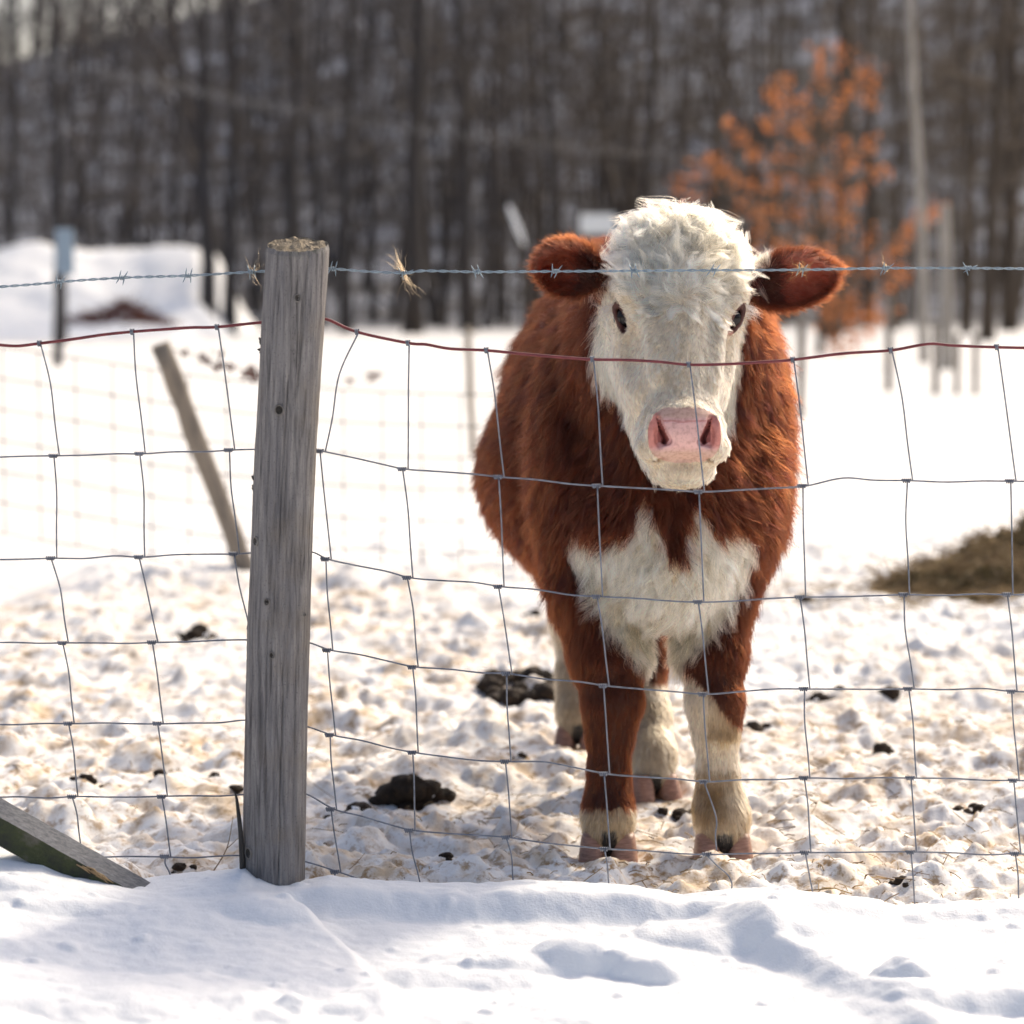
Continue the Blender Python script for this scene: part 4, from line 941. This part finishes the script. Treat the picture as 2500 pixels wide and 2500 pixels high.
# ---- near post
t = NT('grey_post_wood'); co = t.coords((1, 1, .06)); co2 = t.coords()
g1 = t.noise(co, 130, 6, .7, .6); g2 = t.noise(co, 30, 4, .6, .3); g3 = t.noise(co2, 9, 4, .6); g4 = t.noise(co2, 480, 2, .5)
c = t.ramp(g1, [(.33, (.055, .050, .047)), (.50, (.205, .190, .180)), (.72, (.38, .352, .318))])
c = t.mix(t.ramp(g2, [(.35, (0, 0, 0)), (.7, (.6, .6, .6))]), c, (.19, .183, .19), 'MIX')
c = t.mix(t.ramp(g3, [(.50, (0, 0, 0)), (.72, (.55, .55, .55))]), c, (.20, .16, .115))
c = t.mix(t.ramp(g4, [(.62, (0, 0, 0)), (.70, (.7, .7, .7))]), c, (.06, .055, .055))
sx_ = t.n('ShaderNodeSeparateXYZ'); t.l(co2, sx_.inputs[0]); mz_ = t.n('ShaderNodeMapRange'); mz_.inputs[1].default_value = 1.08; mz_.inputs[2].default_value = 1.135; t.l(sx_.outputs[2], mz_.inputs[0])
al = t.ramp(t.noise(co2, 60, 4, .65), [(.45, (0, 0, 0)), (.6, (.8, .8, .8))]); mm_ = t.n('ShaderNodeMath', operation='MULTIPLY'); t.l(al, mm_.inputs[0]); t.l(mz_.outputs[0], mm_.inputs[1])
c = t.mix(mm_.outputs[0], c, (.075, .085, .035))
M_POST = t.set(c, .88, t.bump(g1, .5, .0016), Specular_IOR_Level=.2)
t = NT('post_end_grain'); co = t.coords(); M_END = t.set(t.ramp(t.noise(co, 160, 5, .75), [(.3, (.10, .085, .06)), (.7, (.34, .28, .20))]), .95, t.bump(t.noise(co, 220, 3), .8, .004))
PD = 3.995; prof = np.array([(455.5, 574.5, 1690), (457, 575, 1640), (460, 577, 1500), (463, 580, 1350), (466, 584.5, 1200), (475, 590.5, 1000), (481, 597, 850), (487, 603.5, 740), (492, 610, 640), (497, 615, 560), (501, 619.5, 500), (502, 621, 464)], float)
zs, cxs, rs = [], [], []
for l_, r_, py in prof:
    a, b = Q(l_, py, PD), Q(r_, py, PD); zs.append(a[2]); cxs.append((a[0] + b[0]) / 2); rs.append((b[0] - a[0]) / 2)
zs, cxs, rs = np.array(zs), np.array(cxs), np.array(rs)
zz = np.r_[np.linspace(zs[0] - .10, zs[0], 8)[:-1], np.linspace(zs[0], zs[-1], 520)]; na = 200; th = np.linspace(0, 2 * np.pi, na, endpoint=False)
TH, ZZ = np.meshgrid(th, zz); cX = np.interp(ZZ, zs, cxs); Rr = np.interp(ZZ, zs, rs)
tc = TH + .35 * (ZZ - .6) * .5 + .05 * fbm(np.stack([np.cos(TH) * 2, np.sin(TH) * 2, ZZ * 4], -1), 2, 3)
gp = np.stack([np.cos(tc) * 7, np.sin(tc) * 7, ZZ * 1.6], -1)
rad = Rr * (1 + .018 * fbm(np.stack([np.cos(TH), np.sin(TH), ZZ * 3], -1) * 1.3, 3, 6)) - .0014 * np.clip(np.abs(fbm(gp * 2.2, 3, 9)) ** .5 - .25, 0, 1) + .0008 * fbm(gp * 5, 2, 12)
FRONT = -np.pi / 2
def crack(a0, z0, z1, wdt, dep, seed):                               # drying cracks; angle measured from the face toward the camera
    global rad
    ac = FRONT + a0 + .10 * fbm(np.stack([ZZ * 5, ZZ * 0 + seed, ZZ * 0], -1), 3, seed); da = np.abs((TH - ac + np.pi) % (2 * np.pi) - np.pi)
    end = smooth01(ZZ, z0, z0 + .05) * (1 - smooth01(ZZ, z1 - .05, z1)); rad = rad - dep * end * np.clip(1 - da / wdt, 0, 1)
def az(px, py): 
    q = Q(px, py, PD)[0]; zq = Q(px, py, PD)[2]; return math.asin(np.clip((q - np.interp(zq, zs, cxs)) / np.interp(zq, zs, rs), -.95, .95))
crack(.38, .86, 1.14, .030, .007, 1); crack(.05, .60, .92, .024, .006, 2); crack(-.25, .10, .55, .022, .005, 3); crack(.22, .08, .47, .026, .007, 4); crack(-.62, .78, 1.14, .022, .005, 5); crack(-.1, .30, .62, .018, .004, 6); crack(.75, .1, .7, .02, .004, 7); crack(-.85, .1, .6, .02, .004, 8)
for k in range(26): crack(R.uniform(-1.4, 1.4), R.uniform(.05, .9), R.uniform(.95, 1.14) if R.random() < .4 else R.uniform(.5, .95), .014, R.uniform(.0015, .0035), 20 + k)
flat = smooth01(TH - FRONT, .62, .70) * (1 - smooth01(TH - FRONT, .95, 1.15)) * (1 - smooth01(ZZ, .52, .72)); rad -= .0035 * flat          # shaved strip on the right
topz = zs[-1] + .006 * np.sin(th * 2 + 1) * 0 + .0025 * fbm(np.stack([np.cos(th) * 4, np.sin(th) * 4, th * 0], -1), 3, 5)
Zf = ZZ.copy(); Zf[-1] = topz + .002; rad[-1] *= .955; rad[-2] *= .975; rad[-3] *= .99; Zf += .012 * np.sin(TH) * smooth01(ZZ, zs[-1] - .05, zs[-1])
V = np.stack([cX + rad * np.cos(TH), PD + rad * np.sin(TH), Zf], -1)
post = empty('wooden_fence_post', (cxs[0], PD, .1)); tag(post, 'thick weathered grey round wooden fence post standing in the snow left of the calf', 'fence post')
n0 = len(zz); i, j = np.meshgrid(np.arange(n0 - 1), np.arange(na), indexing='ij'); j2 = (j + 1) % na
mb = MB().add(V.reshape(-1, 3), np.stack([i * na + j, i * na + j2, (i + 1) * na + j2, (i + 1) * na + j], -1).reshape(-1, 4)); mb.build('shaft', M_POST, post)
rings = [V[-1]]; cc = V[-1].mean(0)
for f in np.linspace(.96, 0.02, 16):
    p_ = cc + (V[-1] - cc) * f; p_[:, 2] += .006 * fbm(np.stack([p_[:, 0], p_[:, 1], p_[:, 0] * 0], -1) * 90, 3, 7) + .006 * (1 - f) - .004 * np.abs(math.sin(f * 22)); rings.append(p_)
rings = np.array(rings); n1 = len(rings); i, j = np.meshgrid(np.arange(n1 - 1), np.arange(na), indexing='ij'); j2 = (j + 1) % na
MB().add(rings.reshape(-1, 3), np.stack([i * na + j, i * na + j2, (i + 1) * na + j2, (i + 1) * na + j], -1).reshape(-1, 4)).build('sawn_top', M_END, post)
M_KNOT = bark('knot_wood', (.012, .010, .008), (.07, .06, .05), 40); M_KNOTR = bark('knot_rim', (.12, .11, .10), (.28, .255, .23), 40)
for px, py, r_ in [(566, 562, 5), (532, 771, 7), (486, 1018, 6.5), (509, 1129, 4.5), (519, 1228, 4.5), (473, 1601, 8), (577, 1156, 2.2)]:
    a = az(px, py); q = Q(px, py, PD); zq = q[2]; Rq = np.interp(zq, zs, rs); c0 = np.array((np.interp(zq, zs, cxs), PD, zq)); nn = np.array((math.sin(a), -math.cos(a), 0)); tt = np.array((math.cos(a), math.sin(a), 0)); r0 = r_ * .00083
    ring = lambda f, dep: c0 + nn * (Rq + dep) + np.array([tt * math.cos(t_) * r0 * f + np.array((0, 0, 1)) * math.sin(t_) * r0 * f * 1.15 for t_ in np.linspace(0, 2 * np.pi, 18, endpoint=False)])
    def loft(mb, rs_):
        A = np.concatenate(rs_); n = 18; i, j = np.meshgrid(np.arange(len(rs_) - 1), np.arange(n), indexing='ij'); j2 = (j + 1) % n; mb.add(A, np.stack([i * n + j, i * n + j2, (i + 1) * n + j2, (i + 1) * n + j], -1).reshape(-1, 4)); return mb
    kn = loft(MB(), [ring(1.45, -.004), ring(1.35, .0012), ring(1.05, .0018), ring(.95, .0002)]).build('knot', M_KNOTR, post)
    loft(MB(), [ring(.97, .0008), ring(.7, -.0005), ring(.35, .0006), ring(.02, .0008)]).build('knot_heart', M_KNOT, kn)
for px, py, s in [(491, 655, .010), (478, 915, .008), (467, 1190, .006)]:                       # torn branch stubs on the left edge
    q = Q(px, py, PD); mb = MB(); Rn = np.random.default_rng(px)
    for k in range(7):
        p0 = q + np.array((.004, Rn.normal(0, .003), Rn.normal(0, s * .8))); d_ = np.array((-s * Rn.uniform(.3, .9), -.003, Rn.normal(0, s * .5))); mb.tube([p0, p0 + d_ * .5, p0 + d_], [.0035, .0028, .001], 6)
    mb.build('branch_stub', M_KNOT, post)
# splinter standing beside the post foot
mb = MB(); mb.tube(spline([Q(459, 1660, 3.97), Q(456, 1600, 3.97), Q(453, 1560, 3.975), Q(447, 1510, 3.98), Q(443, 1494, 3.985)], 5), np.r_[np.linspace(.0052, .0036, 12), np.linspace(.0034, .0008, 9)], 7)
o = mb.build('wood_splinter', bark('dark_splinter', (.02, .018, .016), (.09, .08, .07), 30)); tag(o, 'dark thin wood splinter standing at the left foot of the near post', 'splinter')

# ---- board lying in the bank
t = NT('grey_board'); co = t.coords((6, 90, 90)); co.node.inputs['Rotation'].default_value = (0, -math.atan2(1666 - 1468, 262 + 90), 0); g = t.noise(co, 2.2, 6, .7, .3); co2 = t.coords(); 
cb_ = t.ramp(g, [(.3, (.07, .075, .085)), (.7, (.23, .235, .25))]); mo_ = t.ramp(t.noise(co2, 26, 4, .6), [(.52, (0, 0, 0)), (.62, (.75, .75, .75))]); M_BOARD = t.set(cb_, .85, t.bump(g, .5, .003))
t2 = NT('mossy_board_side'); co = t2.coords(); M_MOSS = t2.set(t2.ramp(t2.noise(co, 30, 5, .65), [(.35, (.035, .036, .030)), (.55, (.055, .065, .028)), (.75, (.12, .11, .09))]), .95, t2.bump(t2.noise(co, 120, 4), .6, .003))
bo = empty('wooden_board', Q(180, 1640, 3.93)); A, B = Q(-90, 1468, 3.93), Q(262, 1666, 3.93); dirb = (B - A) / np.linalg.norm(B - A); upb = np.cross(np.array((0, -1., 0)), dirb); upb /= np.linalg.norm(upb); upb = upb if upb[2] > 0 else -upb
n = 40; Lb = np.linalg.norm(B - A); tt = np.linspace(0, 1, n)
def strip(off0, off1):                                              # slightly uneven ruled face between two edges
    E = []
    for o_ in (off0, off1):
        c_ = A + dirb * (tt * Lb * 1.06)[:, None] + np.asarray(o_); c_ = c_ + np.stack([0 * tt, .0008 * fbm(np.stack([tt * 30, tt * 0 + o_[1] * 99, tt * 0], -1), 3, 2), .0012 * fbm(np.stack([tt * 25, tt * 0 + o_[2] * 77, tt * 0], -1), 3, 3)], -1); E.append(c_)
    return np.stack([E[0] + (E[1] - E[0]) * f for f in np.linspace(0, 1, 6)], 1)
fy = np.array((0, -.020, 0)); back = np.array((0, .022, 0)) + upb * .004; low = fy - upb * .052
mb = MB(); mb.grid(strip(back, fy - upb * .012)); mb.build('top_face', M_BOARD, bo); mb = MB(); mb.grid(strip(fy - upb * .012, low)); mb.build('mossy_side', M_MOSS, bo)
mb = MB(); mb.grid(strip(low, back - upb * .05)); mb.grid(strip(back - upb * .05, back)); mb.build('underside', M_MOSS, bo)
mb = MB(); e = [A + dirb * Lb * 1.06 + np.asarray(q) for q in (back, fy - upb * .012, low, back - upb * .05)]; mb.add(e, [(0, 1, 2, 3)]); mb.build('end_face', M_BOARD, bo, False)
sc_ = MB(); c0 = A + dirb * Lb * .77; 
for k in range(9): 
    p0 = c0 + dirb * rng.uniform(-.022, .022) + fy - upb * (.014 + rng.uniform(-.003, .004)) + (0, -.001, 0); sc_.tube([p0, p0 + dirb * .012 + rng.normal(0, .001, 3), p0 + dirb * .026 - upb * .002], [.0012, .0016, .0005], 5)
sc_.build('torn_scar', bark('fresh_wood', (.34, .22, .11), (.55, .38, .20), 30), bo)
tag(bo, 'grey board with a mossy side lying slanted in the snow at the lower left', 'board')

# ================================================================== THINGS ON THE GROUND
t = NT('dung'); co = t.coords(); f = t.noise(co, 55, 5, .7); M_DUNG = t.set(t.ramp(f, [(.3, (.010, .007, .005)), (.55, (.030, .018, .010)), (.8, (.085, .050, .022))]), .8, t.bump(t.noise(co, 140, 4, .7), .7, .006), Specular_IOR_Level=.3)
t = NT('old_hay'); co = t.coords((1, 1, 3)); M_HAY = t.set(t.ramp(t.noise(co, 45, 5, .7), [(.3, (.045, .032, .011)), (.7, (.29, .20, .065))]), .9, t.bump(t.noise(co, 90, 4), .8, .01))
t = NT('straw'); oi = t.n('ShaderNodeTexCoord'); M_STRAW = t.set(t.ramp(t.noise(t.coords(), 14, 2), [(.35, (.14, .085, .035)), (.65, (.46, .32, .15))]), .7)
def clod(mb, c, r, seed, squash=.7, rough=.35):
    th, ph = np.meshgrid(np.linspace(0, np.pi, 13), np.linspace(0, 2 * np.pi, 21), indexing='ij')
    d = np.stack([np.sin(th) * np.cos(ph), np.sin(th) * np.sin(ph), np.cos(th)], -1); k = 1 + rough * fbm(d * 1.6 + seed, 4, seed % 97, .6)
    k[:, -1] = k[:, 0]; mb.grid(d * k[..., None] * np.array((r, r, r * squash)) + np.asarray(c))
def pile(px, py, parts, lab, name='dung_pile', cat='dung', snow=0):
    """parts: list of (dx, dy, dz, r) in metres about the ground point under the photo position"""
    g = ground(px, py); g[2] = gz(g[0], g[1]); e = empty(name, g); mb = MB()
    for k, (dx, dy, dz, r_) in enumerate(parts):
        c = g + np.array((dx, dy, 0)); c[2] = gz(c[0], c[1]) + dz; clod(mb, c, r_, int(px * 7 + k * 13), .72, .5)
    mb.build('clods', M_DUNG, e)
    if snow:
        Rn = np.random.default_rng(int(px)); mb = MB()
        for k in range(snow):
            dx, dy, dz, r_ = parts[Rn.integers(len(parts))]; c = g + np.array((dx + Rn.normal(0, r_ * .5), dy - abs(Rn.normal(0, r_ * .7)), 0)); c[2] = gz(c[0], c[1]) + dz + r_ * Rn.uniform(-.3, .35); clod(mb, c, r_ * Rn.uniform(.18, .4), int(px + k), .6, .4)
        mb.build('snow_crust', M_SNOW, e)
    return tag(e, lab, cat, 'dung and mud clods on the trampled snow')
m_ = lambda d: d
pile(775, 1512, [(-.005, 0, .040, .042), (-.028, .01, .022, .040), (.022, .01, .026, .038), (-.055, .0, .004, .024), (.048, .015, .008, .026), (.070, .02, .004, .020), (-.072, -.01, .0, .016), (.0, -.02, .004, .028), (.035, -.012, .0, .022)], 'tall dark dung pile on the snow right of the near post', snow=5)
pile(658, 1548, [(0, 0, .006, .022), (.026, .0, .004, .020), (-.026, .005, .0, .014), (.012, .02, .006, .018), (-.04, -.01, .0, .010)], 'low dung clump beside the tall dung pile, nearer the post', snow=4)
ring = [(.095 * math.cos(a), .15 * math.sin(a), .012 + .008 * math.sin(3 * a), .032 + .008 * math.sin(5 * a)) for a in np.linspace(.2, 6.0, 15)]
pile(995, 1312, ring + [(-.02, .02, .005, .022), (.04, .0, .006, .018)], 'ring-shaped dark dung patch just left of the calf\'s legs', snow=6)
pile(368, 1205, [(0, 0, .018, .030), (.04, .01, .012, .026), (-.045, .01, .006, .020), (.075, .0, .004, .018), (-.02, -.06, .0, .016), (.01, .02, .02, .026)], 'dark dung lump left of the near post', snow=3)
for px, py, s, lab in [(1420, 1388, .024, 'dark clod just right of the calf\'s right-hand knee'), (1545, 1328, .022, 'dark clod behind the third wire crossing right of the calf'), (1680, 1325, .026, 'dark flat clod far right of the calf, level with its knees'), (300, 1487, .013, 'small dark clod on the left, below the second wire row'),
    (405, 1474, .012, 'small dark clod left of the near post foot'), (165, 1498, .014, 'dark clod low at the left edge beside the wire'), (447, 1492, .014, 'dark clod touching the left side of the near post'), (1010, 1162, .018, 'lone dark clod left of the calf\'s belly'), (1520, 1140, .026, 'dark clod right of the calf\'s chest'),
    (338, 1650, .013, 'clod at the snow bank edge between board and post'), (1702, 1712, .014, 'clod at the snow bank edge at lower right'), (1850, 1552, .018, 'dark clod at the right edge, low'), (1286, 1535, .018, 'brown clod between the calf\'s front hooves'), (845, 1650, .010, 'small clod at the snow bank edge below the tall dung pile'), (1665, 1420, .022, 'grey-brown clod at the right among trampled lumps'), (985, 1440, .010, 'small clod left of the calf\'s front hoof')]:
    Rn = np.random.default_rng(int(px)); pile(px, py, [(0, 0, s * .25, s)] + [(Rn.normal(0, s * 1.1), Rn.normal(0, s), 0, s * Rn.uniform(.3, .7)) for k in range(5)], lab, 'mud_clod', 'clod', snow=1)
# hay heap
g = ground(1845, 1116); hh = empty('hay_heap', g); U, V = np.meshgrid(np.linspace(-1, 1, 110), np.linspace(-1, 1, 70), indexing='ij')
hx, hy = g[0] + .14 + U * .52, g[1] + .12 + V * .55; q = np.clip(1 - (np.abs(U) ** 2 + V ** 2), 0, 1); pz = np.stack([hx, hy, hx * 0], -1)
hz = -.05 + q ** .55 * (.19 + .22 * fbm(pz * 5, 4, 5)) * (.55 + .45 * smooth01(U, -.9, .1)) + .06 * np.abs(fbm(pz * 12, 4, 6)) * (q > 0)
MB().grid(np.stack([hx, hy, hz], -1)).build('heap', M_HAY, hh)
Rn = np.random.default_rng(8); mb = MB()
for k in range(6500):
    a, b = Rn.uniform(-.97, .97, 2)
    if a * a + b * b > .95: continue
    i, j = int((a + 1) / 2 * 109), int((b + 1) / 2 * 69); p0 = np.array((hx[i, j], hy[i, j], hz[i, j])); d_ = Rn.normal(0, 1, 3) * (1, 1, .35); d_ /= np.linalg.norm(d_); L_ = Rn.uniform(.03, .12)
    mb.tube([p0, p0 + d_ * L_ * .5 + (0, 0, .008), p0 + d_ * L_], .0017, 3, False)
o = mb.build('loose_stalks', M_STRAW, hh); o['kind'] = 'stuff'
tag(hh, 'brown heap of old hay on the snow at the right edge', 'hay heap')
# scattered hay stalks
Rn = np.random.default_rng(15); mb = MB()
for k in range(9000):
    x, y = Rn.uniform(-1.4, 1.9), 4.05 + 5.2 * Rn.random() ** 1.6
    if vnoise(np.array((x * 1.8, y * 1.4, 3.0)), 4) < Rn.uniform(-.6, .7): continue
    z = gz(x, y) + .002; a = Rn.uniform(0, 6.28); L_ = Rn.uniform(.008, .032) if Rn.random() < .85 else Rn.uniform(.04, .09); el = Rn.normal(.1, .25); d_ = np.array((math.cos(a) * math.cos(el), math.sin(a) * math.cos(el), math.sin(el)))
    p0 = np.array((x, y, z)); mb.tube([p0 - d_ * L_ * .4, p0 + (0, 0, .003), p0 + d_ * L_ * .6 + Rn.normal(0, L_ * .08, 3)], Rn.uniform(.0006, .0013), 3, False)
for k in range(900):
    x, y = hx.mean() - .15 + Rn.normal(0, .45), hy.mean() - .35 + Rn.normal(0, .35)
    if not (NX0 < x < NX1 and 5 < y < 12): continue
    a = Rn.uniform(0, 6.28); L_ = Rn.uniform(.03, .10); d_ = np.array((math.cos(a), math.sin(a), Rn.normal(.1, .2))); p0 = np.array((x, y, gz(x, y) + .004)); mb.tube([p0 - d_ * L_ * .5, p0 + (0, 0, .005), p0 + d_ * L_ * .5], .0016, 3, False)
o = mb.build('hay_litter', M_STRAW); tag(o, 'short hay stalks scattered over the trampled snow', 'hay', kind='stuff')
# upright dry stalks by the fence
for px, py, tx, ty, lab in [(1320, 1712, 1308, 1652, 'dry upright stalk in the snow below the calf\'s hooves'), (395, 1652, 440, 1540, 'thin dry stalk leaning right just left of the near post'), (1590, 1700, 1600, 1640, 'dry stalk right of the calf near the bank'), (1765, 1690, 1790, 1610, 'thin dry stalk at lower right near the last stay')]:
    g = ground(px, min(py, 1690)); g[1] = max(g[1], 4.2); g = Q(px, py, g[1]); g[2] = gz(g[0], g[1]) - .01; top = Q(tx, ty, g[1] + .01); mb = MB(); mid = (g + top) / 2 + Rn.normal(0, .004, 3); mb.tube(spline([g, mid, top], 4), np.linspace(.0013, .0006, 9), 5)
    L_ = np.linalg.norm(top - g); mb.tube([mid, mid + (top - g) * .25 + (.02 * Rn.choice((-1, 1)), 0, 0)], [.0008, .0003], 4); o = mb.build('dry_stalk', M_STRAW); tag(o, lab, 'stalk', 'dry stalks by the fence')
